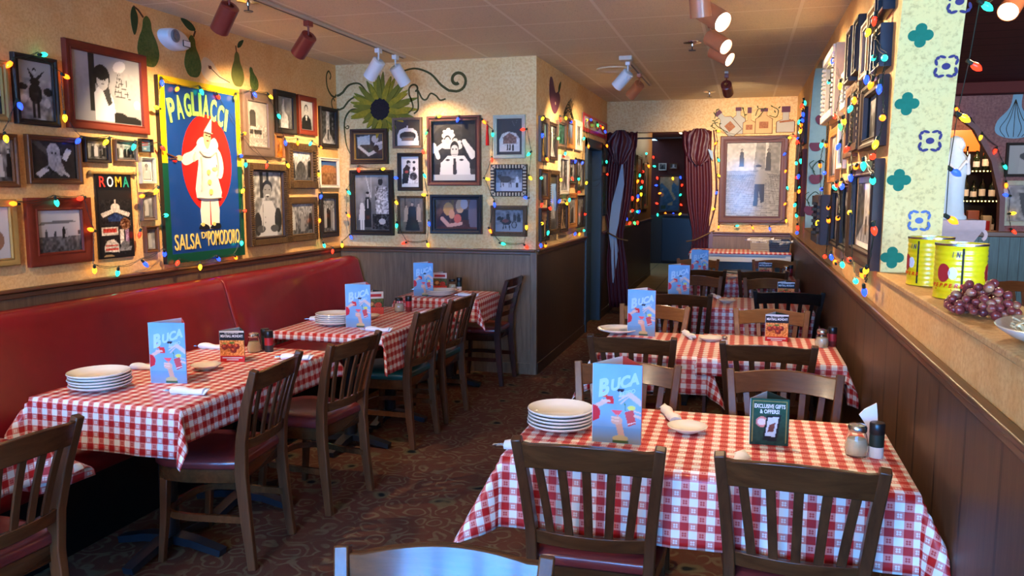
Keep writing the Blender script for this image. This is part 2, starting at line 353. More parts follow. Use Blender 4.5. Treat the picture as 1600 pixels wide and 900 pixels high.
# painted cream linings of the two openings (the faces that look down the room)
def lining(pts, name, mat):
    o = MB(); rings = []
    for (y, z) in pts: rings.append([(RX-.004,y-.006,z),(.806,y-.006,z),(.806,y+.003,z),(RX-.004,y+.003,z)])
    o.loft(rings); return o.build(name, mat, wr)
lining([(zy(z), z) for z in [1.256]+z1[1:]]+[(3.40,2.47),(3.2,2.56)], 'pillar_lining', M['stucco3'])
lining([(8.28,1.256),(8.28,1.6),(8.24,2.0),(8.15,2.35),(8.0,2.6),(7.8,2.695)], 'pillar_lining', plain('pale_teal_wall', (180,192,168), .7))
# bar room
wbar = MB(); AP = [(2.66,1.18),(2.65,1.53),(2.54,1.94),(2.35,2.28),(2.12,2.47),(1.85,2.56),(1.5,2.47),(1.3,2.28),(1.12,1.94),(1.03,1.53),(1.0,1.18)]
for (xa, za), (xb, zb) in zip(AP[:-1], AP[1:]): wbar.loft([[(xa,9.75,za),(xb,9.75,zb),(xb,9.75,2.74),(xa,9.75,2.74)], [(xa,9.9,za),(xb,9.9,zb),(xb,9.9,2.74),(xa,9.9,2.74)]])
wbar.box(2.66, 6.2, 9.75, 9.9, 0, 2.74).box(.8, 1.0, 9.75, 9.9, 0, 2.74).box(1.0, 2.66, 9.75, 9.9, 0, 1.18)
wbar = struct(wbar, 'wall_bar', M['plum_wall'])
MB().box(.8, 6.2, 9.71, 9.75, 0, 1.12).build('wainscot', M['teal_panel'], wbar)
MB().box(.8, 6.2, 9.69, 9.76, 1.12, 1.18).build('chair_rail', M['railx'], wbar, bevel=.01)
MB().box(.8, 6.2, 9.55, 9.75, 2.62, 2.74).build('beam', M['redtile'], wbar, bevel=.01)
ar = MB(); ar.sweep([(x,9.735,z) for x, z in AP], .05, .07, up=(0,1,0)); ar.build('arch_trim', flatm('mauve_trim', (120,92,96)), wbar)
struct(MB().box(6.05, 6.2, -3.6, 9.75, 0, 2.74).box(3.6, 3.75, 9.9, 11.6, 0, 2.74).box(.8, 3.75, 11.6, 11.75, 0, 2.74), 'wall_bar_right', M['plum_wall'])
struct(MB().box(.8, .9, 10.36, 11.6, 0, 2.74), 'wall_bar_left', M['red_wall'])

# ------------------------------------------------------------------ banquette
bq = thing('banquette', (-3.574, 2.0, 0), 0, 'long red vinyl banquette running along the left wall', 'bench')
def back_section(y0, y1):
    prof = [(.01,.40),(.36,.40),(.355,.46),(.30,.60),(.235,.80),(.20,.93),(.185,.985),(.15,1.015),(.10,1.022),(.05,1.01),(.01,.98)]
    m = MB(); ys = [y0, y0+.006, y0+.03]+[y0+.03+(y1-y0-.06)*i/8 for i in range(1,8)]+[y1-.03, y1-.006, y1]
    m.loft([[(x*(1-(.02 if y in (y0,y1) else .006 if y in (ys[1],ys[-2]) else 0)), y, z-(.012 if y in (y0,y1) else .003 if y in (ys[1],ys[-2]) else 0)) for x, z in prof] for y in ys])
    return m.build('seat_back', M['vinyl_red'], bq, ang=50)
for a, b in ((-5.2,-.9),(-.9,2.665),(2.67,4.66)): back_section(max(a,-3.2), b)
for a, b in ((-3.2,-.9),(-.9,2.665),(2.67,4.66)):
    m = MB(); m.loft([[(x,y,z) for x, z in ((.02,.34),(.80,.34),(.83,.38),(.82,.44),(.78,.465),(.40,.475),(.02,.47))] for y in (a+.003,a+.02,b-.02,b-.003)]); m.build('seat_cushion', M['vinyl_red'], bq, ang=50)
MB().box(.012,.76,-3.2,4.66,0,.34).build('plinth', M['black'], bq)

# ------------------------------------------------------------------ tables and cloths
TH = .757
def make_table(name, x0, x1, y0, y1, label, cols):
    t = thing(name, ((x0+x1)/2, (y0+y1)/2, 0), 0, label, 'table', 'pedestal dining tables under checked cloths'); w, d = (x1-x0)/2, (y1-y0)/2
    MB().box(-w,w,-d,d,TH-.03,TH).build('tabletop', M['chair_blk'], t, bevel=.006)
    for cx, cy in cols:
        m = MB(); m.lathe([(.035,.04),(.04,.07),(.038,.68),(.05,.70),(.16,.722),(.16,.727)], 16, (cx,cy,0)); m.build('pedestal_column', M['iron'], t)
        m = MB()
        for a in (0, PI/2, PI, 1.5*PI):
            c, s = math.cos(a), math.sin(a); m.sweep([(cx,cy,.06),(cx+.12*c,cy+.12*s,.05),(cx+.27*c,cy+.27*s,.018)], [.07,.06,.05], [.04,.035,.03])
        m.build('pedestal_foot', M['iron'], t)
    return t
def cloth(x0, x1, y0, y1, h, label, seed=0, zt=None, clip=None, cflare=.42, uvrot=0):
    """h = overhang (left,right,near,far)"""
    zt = zt or TH; rd = random.Random(seed); ph = [rd.random()*6.28 for _ in range(4)]; st = .022
    def axis(a, b, lo, hi):
        n0 = max(1, round(lo/st)); n1 = max(1, round(hi/st)); k = max(2, round((b-a)/.045))
        return [a-lo+lo*i/n0 for i in range(n0)]+[a+(b-a)*i/k for i in range(k)]+[b+hi*i/n1 for i in range(n1+1)]
    XS = axis(x0,x1,h[0],h[1]); YS = axis(y0,y1,h[2],h[3]); m = MB(); uv = []
    for y in YS:
        for x in XS:
            du = min(0,x-x0)+max(0,x-x1); dv = min(0,y-y0)+max(0,y-y1); r = math.hypot(du,dv)
            px, py, z = x-du, y-dv, zt+.004
            if r > 1e-6:
                c = 2*abs(du*dv)/(r*r); al = (y if abs(du) > abs(dv) else x); q = ph[(0 if du<0 else 1) if abs(du)>abs(dv) else (2 if dv<0 else 3)]
                wv = (.5+.5*math.sin(al*2*PI/.31+q))*.5+(.5+.5*math.sin(al*2*PI/.143+q*2))*.25
                rr = max(0, r-.012); hz = min(.006, r*.5)+rr*(.035+cflare*c*c)+wv*min(rr,.22)*.11*(1-c)
                hz = min(hz, r*.85); dz = math.sqrt(max(0, r*r-hz*hz)); px += du/r*hz; py += dv/r*hz; z -= dz*(.96 if rr > 0 else .7)
            if clip and px > clip: px = clip-.002*rd.random()
            m.v.append((px,py,z)); uv.append((x,y) if not uvrot else (y,x))
    n = len(XS)
    for j in range(len(YS)-1):
        for i in range(n-1): m.f.append((j*n+i, j*n+i+1, (j+1)*n+i+1, (j+1)*n+i)); m.m.append(0)
    m.uv = uv; o = m.build('tablecloth', M['cloth'], ang=180)
    s = o.modifiers.new('thick','SOLIDIFY'); s.thickness = .0018; s.offset = 1
    return tag(o, label, 'tablecloth')
make_table('dining_table', -.72, .50, 2.37, 3.06, 'pedestal table under the nearest cloth on the right, beside the half wall', [(-.38,0),(.38,0)])
cloth(-.72, .50, 2.37, 3.06, (.24,.24,.235,.2), 'red and white checked cloth on the nearest right-hand table', 1, clip=.564, cflare=.50)
make_table('dining_table', -.74, -.15, 4.12, 4.80, 'small pedestal table, left half of the second right-hand row', [(0,0)])
cloth(-.74, -.15, 4.12, 4.80, (.22,.2,.2,.15), 'checked cloth on the left table of the second right-hand row, under the other cloth\'s edge', 2)
make_table('dining_table', -.145, .50, 4.08, 4.80, 'small pedestal table by the wall in the second right-hand row', [(0,0)])
cloth(-.20, .50, 4.08, 4.80, (.03,.2,.09,.15), 'checked cloth by the wall in the second right-hand row, overlapping its neighbour', 3, zt=TH+.006, clip=.564)
make_table('dining_table', -.62, .50, 5.95, 6.60, 'pedestal table of the third right-hand row', [(-.33,0),(.33,0)])
cloth(-.62, .50, 5.95, 6.60, (.2,.2,.27,.15), 'checked cloth with a long front drop on the third right-hand table', 4, clip=.564)
make_table('dining_table', -.62, .50, 7.84, 8.50, 'pedestal table of the farthest dining row on the right', [(-.33,0),(.33,0)])
cloth(-.62, .50, 7.84, 8.50, (.2,.2,.27,.15), 'checked cloth on the farthest right-hand dining table', 5, clip=.564)
make_table('dining_table', -2.80, -2.07, 2.54, 3.74, 'pedestal table at the red banquette, beside the nearest full chair', [(0,-.25),(0,.3)])
cloth(-2.80, -2.07, 2.54, 3.74, (.12,.14,.20,.08), 'checked cloth on the banquette table with five stacked plates in front', 6, cflare=.5)
make_table('dining_table', -2.72, -2.0, 4.20, 5.34, 'middle pedestal table along the red banquette', [(0,-.3),(0,.3)])
cloth(-2.72, -2.0, 4.20, 5.34, (.1,.24,.05,.1), 'checked cloth on the middle banquette table, hanging low at its aisle corner', 7)
make_table('dining_table', -2.66, -1.97, 5.86, 6.42, 'corner pedestal table at the end of the banquette', [(0,0)])
cloth(-2.66, -1.97, 5.86, 6.42, (.05,.2,.18,.05), 'checked cloth on the corner table below the wall panelling', 8)
make_table('dining_table', -2.95, -2.29, 1.1, 2.07, 'pedestal table at the near end of the banquette, mostly cut off', [(.16,0)])
cloth(-2.95, -2.29, 1.1, 2.07, (.1,.15,.2,.2), 'checked cloth at the lower left, its corner sticking out over the aisle', 9, cflare=.8)

# ------------------------------------------------------------------ chairs
def seat_outline(k=1.0, n=9):
    """rounded-front seat, local +y is the front"""
    P = [(-.185*k,-.205*k),(.185*k,-.205*k),(.205*k,-.12*k),(.222*k,.02*k)]
    for i in range(n): 
        t = (i/(n-1))*PI; P.append((.222*k*math.cos(t)*(1 if abs(math.cos(t))<.01 else abs(math.cos(t))**-.42), (.06+.175*math.sin(t)**.8)*k))
    P += [(-.222*k,.02*k),(-.205*k,-.12*k)]; return P
def make_chair(wd, vin, label, style='slat', fan=1.0, top=.875):
    t = thing('dining_chair', (0,0,0), 0, label, 'chair', None); a, ax = M[wd], M[wd+'_x']
    m = MB(); m.loft([[(x,y,.438) for x, y in seat_outline(.97)], [(x,y,.448) for x, y in seat_outline(1.0)], [(x,y,.468) for x, y in seat_outline(1.0)], [(x,y,.480) for x, y in seat_outline(.965)], [(x,y,.488) for x, y in seat_outline(.86)], [(x,y,.491) for x, y in seat_outline(.5)]]); m.build('seat', M[vin], t, ang=60)
    m = MB(); m.loft([[(x,y,z) for x, y in seat_outline(k)] for k, z in ((.93,.375),(.955,.38),(.955,.436),(.93,.437))]); m.build('seat_frame', ax, t, ang=50)
    for s in (-1,1):
        m = MB(); m.sweep([(s*.172,.155,.38),(s*.176,.165,.2),(s*.182,.185,0)], [.036,.032,.026], [.036,.032,.026], up=(0,1,0)); m.build('leg', a, t, bevel=.003)
        m = MB(); P = [(s*.185,-.245,0),(s*.18,-.222,.2),(s*.178,-.205,.42),(s*.183,-.215,.56),(s*.197,-.25,.72),(s*.212*fan,-.30,top)]
        m.sweep(P, [.028,.03,.034,.034,.034,.032], [.036,.046,.052,.046,.04,.03], up=(0,1,0)); m.build('back_post', a, t, bevel=.004)
    m = MB(); U = [(x,y) for x, y in seat_outline(.83)]; U = U[1:]+[U[0]]
    U = [(.172,-.215)]+U[1:-2]+[(-.172,-.215)]; m.sweep([(x,y,.215) for x, y in U], .016, .03); m.build('stretcher', ax, t, ang=50)
    def cur(z): # y of the back plane at height z
        return -.205-(max(0,z-.42)/.455)**1.6*.095
    if style == 'slat':
        R = []; n = 14; hw = .200*fan
        for i in range(n+1):
            u = -1+2*i/n; x = hw*u; bow = .032*(1-u*u); zt_ = top-.018+.018*math.cos(u*PI/2)*1.0+(.006 if abs(u) > .9 else 0); zb = top-.098+.014*(1-u*u)
            y1, y0 = cur(zt_)-bow, cur(zb)-bow; R.append([(x,y1-.011,zt_),(x,y1+.011,zt_),(x,y0+.013,zb),(x,y0-.013,zb)])
        m = MB(); m.loft(R); m.build('crest_rail', ax, t, bevel=.003)
        R = []
        for i in range(n+1):
            u = -1+2*i/n; x = .178*u; bow = .026*(1-u*u); R.append([(x,cur(.565)-bow-.009,.565),(x,cur(.565)-bow+.009,.565),(x,cur(.52)-bow+.009,.52),(x,cur(.52)-bow-.009,.52)])
        m = MB(); m.loft(R); m.build('lower_rail', ax, t, bevel=.002)
        for i in range(5):
            u = (i-2)/2.75; P = []
            for q in range(6):
                z = .555+(top-.09-.555+.012)*q/5; f = q/5; P.append(((.178+(.2*fan-.178)*f)*u*(.92+.1*f), cur(z)-(.026+.006*f)*(1-u*u), z))
            m = MB(); m.sweep(P, .026, .010, up=(0,1,0)); m.build('back_slat', a, t, bevel=.002)
    else:
        for z, hh in ((.60,.035),(.69,.035),(.785,.035),(.86,.06)):
            R = []
            for i in range(11):
                u = -1+2*i/10; x = (.186+.03*(z-.56)/.3)*u; bow = .03*(1-u*u); R.append([(x,cur(z)-bow-.008,z+hh/2+.008*(1-u*u)),(x,cur(z)-bow+.008,z+hh/2+.008*(1-u*u)),(x,cur(z)-bow+.008,z-hh/2),(x,cur(z)-bow-.008,z-hh/2)])
            m = MB(); m.loft(R); m.build('crest_rail' if z > .8 else 'back_slat', ax, t, bevel=.002)
    return t
protos = {}
def chair(kind, x, y, rz, label, group=None):
    if kind not in protos:
        wd, vin, st, fan, top = KINDS[kind]; t = make_chair(wd, vin, label, st, fan, top); protos[kind] = t; t.location = (x,y,0); t.rotation_euler = (0,0,rz); return tag(t, None, None, group)
    return dup(protos[kind], (x,y,0), rz, label, group)
KINDS = {'dark': ('chair_dark','vinyl_wine','slat',1.0,.875), 'mid': ('chair_mid','vinyl_wine','slat',1.0,.875), 'oak': ('chair_oak','vinyl_wine','slat',1.0,.875),
         'green': ('chair_mid','vinyl_grn','slat',1.0,.875), 'blk': ('chair_blk','vinyl_wine','slat',1.06,.915), 'lad': ('chair_mah','vinyl_wine','ladder',1.0,.885)}
G1 = 'slat-back chairs of the right-hand tables'; G2 = 'chairs along the banquette tables'
chair('dark', -.425, 2.53, .03, 'dark brown slat-back chair in front of the tall menu on the nearest right-hand table', G1)
chair('dark', .185, 2.53, -.05, 'dark brown slat-back chair in front of the green card, nearest the half wall', G1)
chair('mid', -.44, 3.06, PI+.05, 'brown chair behind the tall blue menu, facing the camera across the nearest right-hand table', G1)
chair('mid', .175, 3.07, PI-.02, 'brown chair behind the green card, facing the camera across the nearest right-hand table', G1)
chair('dark', -.53, 4.30, .02, 'near-black chair backed against the second right-hand row, at its left end', G1)
chair('dark', .14, 4.27, -.02, 'near-black chair backed against the second right-hand row, in front of the meatball card', G1)
chair('oak', -.56, 4.86, PI-.1, 'light oak chair half hidden by the second row\'s blue menu', G1)
chair('oak', .185, 4.87, PI, 'light oak chair with a shiny crest rail behind the meatball card of the second row', G1)
chair('dark', -.40, 6.12, -.06, 'dark chair backed against the third right-hand table, at the left', G1)
chair('blk', .32, 6.13, 0, 'black chair with tall pointed posts at the third right-hand table, by the wall', G1)
chair('mid', -.38, 6.80, PI, 'brown chair on the far side of the third right-hand table, at the left', G1)
chair('mid', .24, 6.74, PI, 'brown chair on the far side of the third right-hand table, by the wall', G1)
chair('dark', -.36, 8.02, 0, 'dark chair backed against the farthest dining table, at the left', G1)
chair('dark', .19, 8.02, 0, 'dark chair backed against the farthest dining table, at the right', G1)
chair('oak', -.46, 8.62, PI, 'light oak chair beyond the farthest dining table, left of the stacked platters', G1)
chair('oak', .33, 8.70, PI, 'light oak chair beyond the farthest dining table, by the wall', G1)
chair('mid', -.517, 1.16, PI+.16, 'brown chair cut off by the lower edge of the picture, only its crest rail showing', 'nearest chairs')
chair('mid', -2.22, 2.97, PI/2+.10, 'brown chair with wine-red seat at the nearest full banquette table', G2)
chair('mid', -2.15, 3.63, PI/2-.12, 'brown chair with wine-red seat, second from the camera along the aisle', G2)
chair('green', -2.17, 4.68, PI/2-.05, 'brown chair with a green vinyl seat at the near side of the middle banquette table', G2)
chair('green', -2.17, 5.27, PI/2-.05, 'brown chair with a green vinyl seat at the far end of the middle banquette table', G2)
chair('lad', -2.12, 6.40, PI/2-.02, 'dark mahogany ladder-back chair at the corner table by the panelled wall', G2)
chair('mid', -2.38, 1.86, PI/2-.06, 'brown chair at the lower left corner of the picture, cut off by the frame', 'nearest chairs')

# ------------------------------------------------------------------ picture painter (vertex-coloured flat prints)
class P:
    def __init__(s, w, h, bg=.5, res=.0055):
        s.w, s.h = w, h; s.nx, s.ny = max(8,int(w/res)), max(8,int(h/res)); s.r = np.random.RandomState(int(w*7919+h*104729) % 9999)
        s.a = np.zeros((s.ny, s.nx, 3)); s.a[:] = bg; s.Y, s.X = np.mgrid[0:s.ny,0:s.nx]; s.X = s.X/(s.nx-1); s.Y = s.Y/(s.ny-1); s.k = h/w
    def put(s, m, c, al=1): s.a[m] = s.a[m]*(1-al)+np.array(c)*al if not np.isscalar(c) else s.a[m]*(1-al)+c*al; return s
    def g(s, c0, c1, y0=0, y1=1):
        t = np.clip((s.Y-y0)/(y1-y0),0,1)[...,None]; m = (s.Y >= y0)&(s.Y <= y1); s.a[m] = (np.array(c0)*(1-t)+np.array(c1)*t)[m]; return s
    def e(s, cx, cy, rx, ry, c, ang=0, al=1):
        dx = s.X-cx; dy = (s.Y-cy)*s.k; q = math.radians(ang); u = dx*math.cos(q)+dy*math.sin(q); v = -dx*math.sin(q)+dy*math.cos(q)
        return s.put((u/rx)**2+(v/ry)**2 < 1, c, al)
    def p(s, pts, c, al=1):
        m = np.zeros(s.X.shape, bool); n = len(pts)
        for i in range(n):
            (x0,y0),(x1,y1) = pts[i], pts[(i+1)%n]
            if y0 == y1: continue
            m ^= ((s.Y > min(y0,y1))&(s.Y <= max(y0,y1))&(s.X < (s.Y-y0)*(x1-x0)/(y1-y0)+x0))
        return s.put(m, c, al)
    def r_(s, x0, x1, y0, y1, c, al=1): return s.put((s.X >= x0)&(s.X <= x1)&(s.Y >= y0)&(s.Y <= y1), c, al)
    def l(s, x0, y0, x1, y1, wd, c, al=1):
        ax, ay = x1-x0, (y1-y0)*s.k; L = ax*ax+ay*ay+1e-9; t = np.clip(((s.X-x0)*ax+(s.Y-y0)*s.k*ay)/L,0,1)
        d = np.hypot(s.X-x0-t*ax, (s.Y-y0)*s.k-t*ay); return s.put(d < wd/2, c, al)
    def n(s, amp, cell=4, y0=0, y1=1, x0=0, x1=1):
        ny, nx = s.ny//cell+2, s.nx//cell+2; z = s.r.rand(ny,nx); yy = np.arange(s.ny)/cell; xx = np.arange(s.nx)/cell
        i, j = yy.astype(int), xx.astype(int); fy, fx = (yy-i)[:,None], (xx-j)[None]
        v = z[i][:,j]*(1-fy)*(1-fx)+z[i+1][:,j]*fy*(1-fx)+z[i][:,j+1]*(1-fy)*fx+z[i+1][:,j+1]*fy*fx
        m = (s.Y >= y0)&(s.Y <= y1)&(s.X >= x0)&(s.X <= x1); s.a[m] = (s.a+((v-.5)*amp)[...,None])[m]; return s
    def fig(s, x, y, h, body=.15, skin=.75, legs=None, wd=.2, hair=.12):
        k = s.k; ry = h*.07*k; s.p([(x-wd*h*.9,y),(x+wd*h*.9,y),(x+wd*h*.75,y+h*.55),(x+wd*h*.62,y+h*.8),(x,y+h*.86),(x-wd*h*.62,y+h*.8),(x-wd*h*.75,y+h*.55)], body)
        if legs is not None: s.r_(x-wd*h*.5, x-wd*h*.08, y-h*.0, y+h*.38, legs).r_(x+wd*h*.08, x+wd*h*.5, y, y+h*.38, legs)
        s.e(x, y+h*.93, ry*.9, ry*1.15, hair); return s.e(x, y+h*.91, ry*.72, ry*.98, skin)
    def tint(s, c): s.a *= np.array(c); return s
    def mesh(s, name, mat, parent, yoff):
        nx, ny = s.nx, s.ny; V = np.zeros((ny*nx,3)); V[:,0] = ((s.X-.5)*s.w).ravel(); V[:,2] = ((s.Y-.5)*s.h).ravel(); V[:,1] = yoff
        i = np.arange(ny-1)[:,None]*nx+np.arange(nx-1)[None]; F = np.stack([i,i+1,i+nx+1,i+nx],-1).reshape(-1,4)
        me = bpy.data.meshes.new(name); me.vertices.add(nx*ny); me.vertices.foreach_set('co', V.ravel()); n = len(F)
        me.loops.add(n*4); me.loops.foreach_set('vertex_index', F.ravel().astype(np.int32)); me.polygons.add(n); me.polygons.foreach_set('loop_start', np.arange(n,dtype=np.int32)*4); me.update(calc_edges=True)
        c = np.clip(s.a,0,1).reshape(-1,3); c = np.where(c > .04045, ((c+.055)/1.055)**2.4, c/12.92); A = me.color_attributes.new('Col','FLOAT_COLOR','POINT')
        A.data.foreach_set('color', np.hstack([c, np.ones((len(c),1))]).astype(np.float32).ravel()); me.materials.append(mat); me.update()
        o = bpy.data.objects.new(name, me); C.objects.link(o); o.parent = parent; return o
def m_print(name, rough, coat, k=1.0):
    n = NT(name); a = n.n('VertexColor', layer_name='Col'); return n.out(n.mix(1.0, a.outputs[0], (k,k,k), 'MULTIPLY'), rough, .3, 0, coat)
M['print'] = m_print('glazed_photo_print', .5, .35, .70); M['paint'] = m_print('painted_board', .45, .15); M['card'] = m_print('printed_card', .4, .2)

# ------------------------------------------------------------------ what each photograph shows
def a_portrait(p, bg=.55, coat=.12, skin=.8, hx=.5):
    p.g(bg*.7,bg*1.2).n(.15,6); p.p([(hx-.42,0),(hx+.42,0),(hx+.34,.38),(hx+.12,.52),(hx-.12,.52),(hx-.34,.38)], coat); p.p([(hx-.08,.5),(hx+.08,.5),(hx,.25)], .9); p.l(hx,.45,hx,.1,.03,coat*.6)
    p.r_(hx-.06,hx+.06,.48,.6,skin*.8); p.e(hx,.72,.15,.2,.1); p.e(hx,.68,.125,.18,skin); return p.e(hx-.05,.7,.02,.015,.15).e(hx+.05,.7,.02,.015,.15).e(hx,.6,.04,.012,.3)
def a_group(p, n=5, bg=.5, lo=.1):
    p.g(.35,bg*1.3).n(.4,3)
    for i in range(n): p.fig(.1+.8*i/max(1,n-1)+p.r.rand()*.04, .02+.12*p.r.rand(), .55+.2*p.r.rand(), p.r.choice([.08,.15,.8,.6]), .8, None, .16)
    return p
def a_street(p, warm=0):
    p.g(.75,.35).n(.2,4,0,.3); p.p([(0,0),(0,1),(.36,.86),(.4,.35)], .28).p([(1,0),(1,1),(.62,.9),(.6,.35)], .18); p.r_(.38,.62,.3,1,.82).n(.35,3)
    for y in (.45,.6,.75): p.r_(.05,.14,y,y+.07,.08).r_(.8,.9,y,y+.07,.55)
    return p.fig(.5,.12,.4,.1,.6,.1,.14)
def a_land(p): return p.g(.25,.3,0,.35).g(.85,.7,.35,1).n(.3,3,0,.36).r_(0,1,.34,.38,.12)
def A_L1(p): # man riding a donkey seen from the front
    p.g(.55,.75).n(.3,4,0,.7); p.e(.5,.45,.2,.26,.1).e(.5,.66,.15,.09,.07); p.p([(.3,.9),(.4,.68),(.5,.72)],.07).p([(.82,.88),(.6,.68),(.52,.72)],.07); p.r_(.38,.46,.02,.35,.07).r_(.54,.62,.02,.35,.07)
    p.e(.12,.55,.16,.08,.15).e(.88,.5,.15,.1,.15).e(.16,.35,.09,.1,.85).e(.84,.3,.1,.12,.8).n(.35,3,0,.5); return p.e(.5,.84,.06,.07,.12).e(.5,.82,.045,.05,.8)
def A_L2(p):
    p.g(.66,.74).n(.05,12).r_(.24,.32,.15,1,.12).p([(.3,.02),(.62,.02),(.58,.35),(.5,.52),(.38,.55),(.3,.42)],.93).p([(.36,.6),(.5,.62),(.56,.3),(.5,.25),(.42,.5)],.22).e(.42,.68,.12,.13,.08).e(.43,.62,.085,.1,.8).e(.40,.64,.014,.01,.15).e(.46,.64,.014,.01,.15).l(.43,.63,.435,.6,.008,.5).e(.43,.575,.025,.009,.3).e(.42,.7,.09,.05,.08)
    for i in range(5): p.l(.58+.02*i,.42+.07*i,.84-.03*i,.40+.07*i,.008,.15).l(.6+.05*i,.42,.66+.03*i,.75,.006,.2)
    p.n(.06,3,.4,.78); p.e(.69,.87,.1,.06,.95,20).e(.94,.32,.05,.05,.95); return p.p([(.58,0),(1,0),(1,.08),(.9,.13),(.8,.12),(.7,.17),(.58,.16)],.12)
def A_L4(p): # child figurine on a model propeller blade
    p.g(.14,.16).n(.08,3); p.p([(0,1),(.2,1),(.5,.6),(.42,.55)],.45,.6); p.p([(.08,.12),(.3,.32),(.38,.22),(.18,.02)],.92).p([(.68,.56),(.8,.85),(.92,.78),(.78,.48)],.92); p.l(.3,.28,.7,.62,.03,.6)
    return p.e(.5,.74,.14,.15,.85).e(.52,.5,.15,.2,.75).e(.62,.28,.1,.14,.7,30).l(.66,.22,.82,.08,.05,.8).e(.47,.7,.02,.02,.2).e(.55,.7,.02,.02,.2).n(.25,2,.1,.9,.34,.7)
def A_L6(p):
    p.g(.3,.45,0,.36).n(.35,2,0,.36).g(.8,.9,.36,1).p([(.02,.66),(.9,.7),(.9,.74),(.5,.76),(.1,.72)],.5)
    return p.fig(.2,.34,.2,.3,.3).fig(.4,.36,.18,.3,.3).fig(.6,.33,.28,.12,.15).fig(.66,.35,.2,.75,.4).r_(.93,.99,.4,.5,.3)
def A_L20(p): # laughing boy with folded arms
    p.g(.5,.75).n(.5,4); p.r_(.3,.4,.6,1,.2).r_(.52,.6,.7,1,.15).p([(.2,0),(.85,0),(.82,.4),(.68,.56),(.38,.56),(.26,.4)],.86).e(.2,.2,.12,.22,.2).e(.88,.25,.12,.24,.2).e(.3,.12,.14,.07,.35).e(.75,.12,.14,.07,.35)
    return p.e(.54,.76,.17,.14,.12).e(.54,.7,.145,.14,.62).e(.54,.635,.07,.03,.95).e(.54,.625,.06,.012,.1).e(.47,.73,.025,.012,.08).e(.61,.73,.025,.012,.08).e(.45,.3,.015,.015,.5).e(.45,.22,.015,.015,.5).l(.38,.5,.36,.1,.02,.6)
def A_B1(p): # bare arm and newspaper, table top
    return p.g(.16,.3).n(.1,4).p([(.04,.88),(.5,.96),(.5,.58),(.06,.56)],(.72,.8,.86)).n(.1,2,.55,.95,.05,.5).e(.68,.8,.12,.12,.8).l(.1,.5,.45,.18,.09,.85).l(.45,.18,.75,.34,.1,.82).e(.8,.5,.16,.12,.75).l(.7,.6,.95,.66,.08,.9).e(.72,.42,.1,.12,.12).tint((1,.98,.95))
def A_B2(p): return p.g(.2,.2).p([(.08,.02),(.08,.42),(.18,.62),(.4,.7),(.7,.68),(.86,.55),(.92,.3),(.94,.02)],.94).e(.5,.38,.33,.17,.18).r_(.24,.74,.2,.34,.45).r_(.46,.52,.7,.78,.9).r_(.3,.7,.21,.3,(.6,.48,.4))
def A_B3(p): # couple before a tall flower-robed statue
    p.g(.35,.62).n(.15,6).l(.32,.98,.45,.6,.03,.82).l(.46,.98,.47,.6,.02,.8).p([(.6,.3),(.98,.3),(.96,.6),(.88,.8),(.7,.8),(.62,.6)],.75).n(.6,2,.3,.8,.58,.98).e(.74,.88,.07,.1,.15).e(.74,.95,.08,.03,.55)
    p.r_(.5,1,.02,.3,.15).n(.5,2,.02,.3,.5,1).e(.78,.16,.1,.08,.8); p.p([(.08,.18),(.3,.18),(.26,.42),(.22,.5),(.14,.5)],.85).r_(.13,.17,.0,.2,.9).r_(.2,.24,0,.2,.9).e(.19,.55,.05,.06,.6)
    return p.p([(.26,.05),(.46,.05),(.46,.5),(.4,.6),(.3,.6),(.27,.5)],.1).e(.36,.65,.05,.055,.7).e(.36,.68,.05,.03,.1).r_(.35,.37,.4,.57,.8)
def A_B4(p): return p.g(.93,.95).p([(0,.1),(.35,.12),(.45,.4),(.5,.7),(.3,.75),(.1,.6)],.12).e(.4,.82,.12,.11,.12).e(.46,.74,.09,.1,.78).e(.68,.35,.22,.2,.25).n(.5,2,.1,.6,.4,.95).e(.72,.6,.08,.12,.15).e(.72,.82,.08,.08,.15).e(.3,.5,.1,.07,(.7,.3,.3)).r_(0,1,0,.1,.94)
def A_B5(p): return p.g(.42,.55).n(.12,5).r_(.2,.24,.3,1,.3).r_(.6,.64,.4,1,.35).fig(.26,.3,.5,.75,.8,None,.24).fig(.52,.16,.72,.1,.8,None,.34).fig(.8,.3,.55,.78,.8,None,.2).p([(.2,.02),(.85,.02),(.75,.35),(.3,.35)],.12).tint((1.05,.92,.78))
def A_B6(p): # men stacked in a pyramid holding hands to their eyes like glasses
    p.g(.2,.26); p.e(.42,.62,.46,.42,.16); p.r_(.68,1,.2,1,.1).n(.08,5)
    for cx, cy, s in ((.36,.86,.8),(.34,.7,.85),(.52,.68,.85)): p.e(cx,cy-.1,.19*s,.1*s,.82).e(cx,cy,.085*s,.1*s,.15).e(cx,cy-.02,.07*s,.085*s,.78).e(cx-.11*s,cy-.03,.05*s,.045*s,.85).e(cx+.11*s,cy-.03,.05*s,.045*s,.85)
    p.p([(.14,.0),(.88,.0),(.84,.3),(.72,.42),(.34,.42),(.18,.3)],.9).l(.12,.4,.02,.6,.1,.9).l(.02,.5,.26,.62,.09,.88).l(.9,.4,.72,.66,.1,.88).l(.72,.66,.98,.42,.09,.85).e(.5,.55,.1,.15,.12).e(.5,.5,.09,.13,.8)
    p.p([(.47,.38),(.53,.38),(.55,.12),(.5,.08),(.46,.12)],.2).e(.34,.35,.05,.02,.2).e(.66,.35,.05,.02,.2).e(.46,.53,.018,.014,.15).e(.54,.53,.018,.014,.15).l(.44,.44,.56,.44,.015,.3); return p.r_(0,1,0,.1,.8).r_(.02,.14,.1,.28,.15)
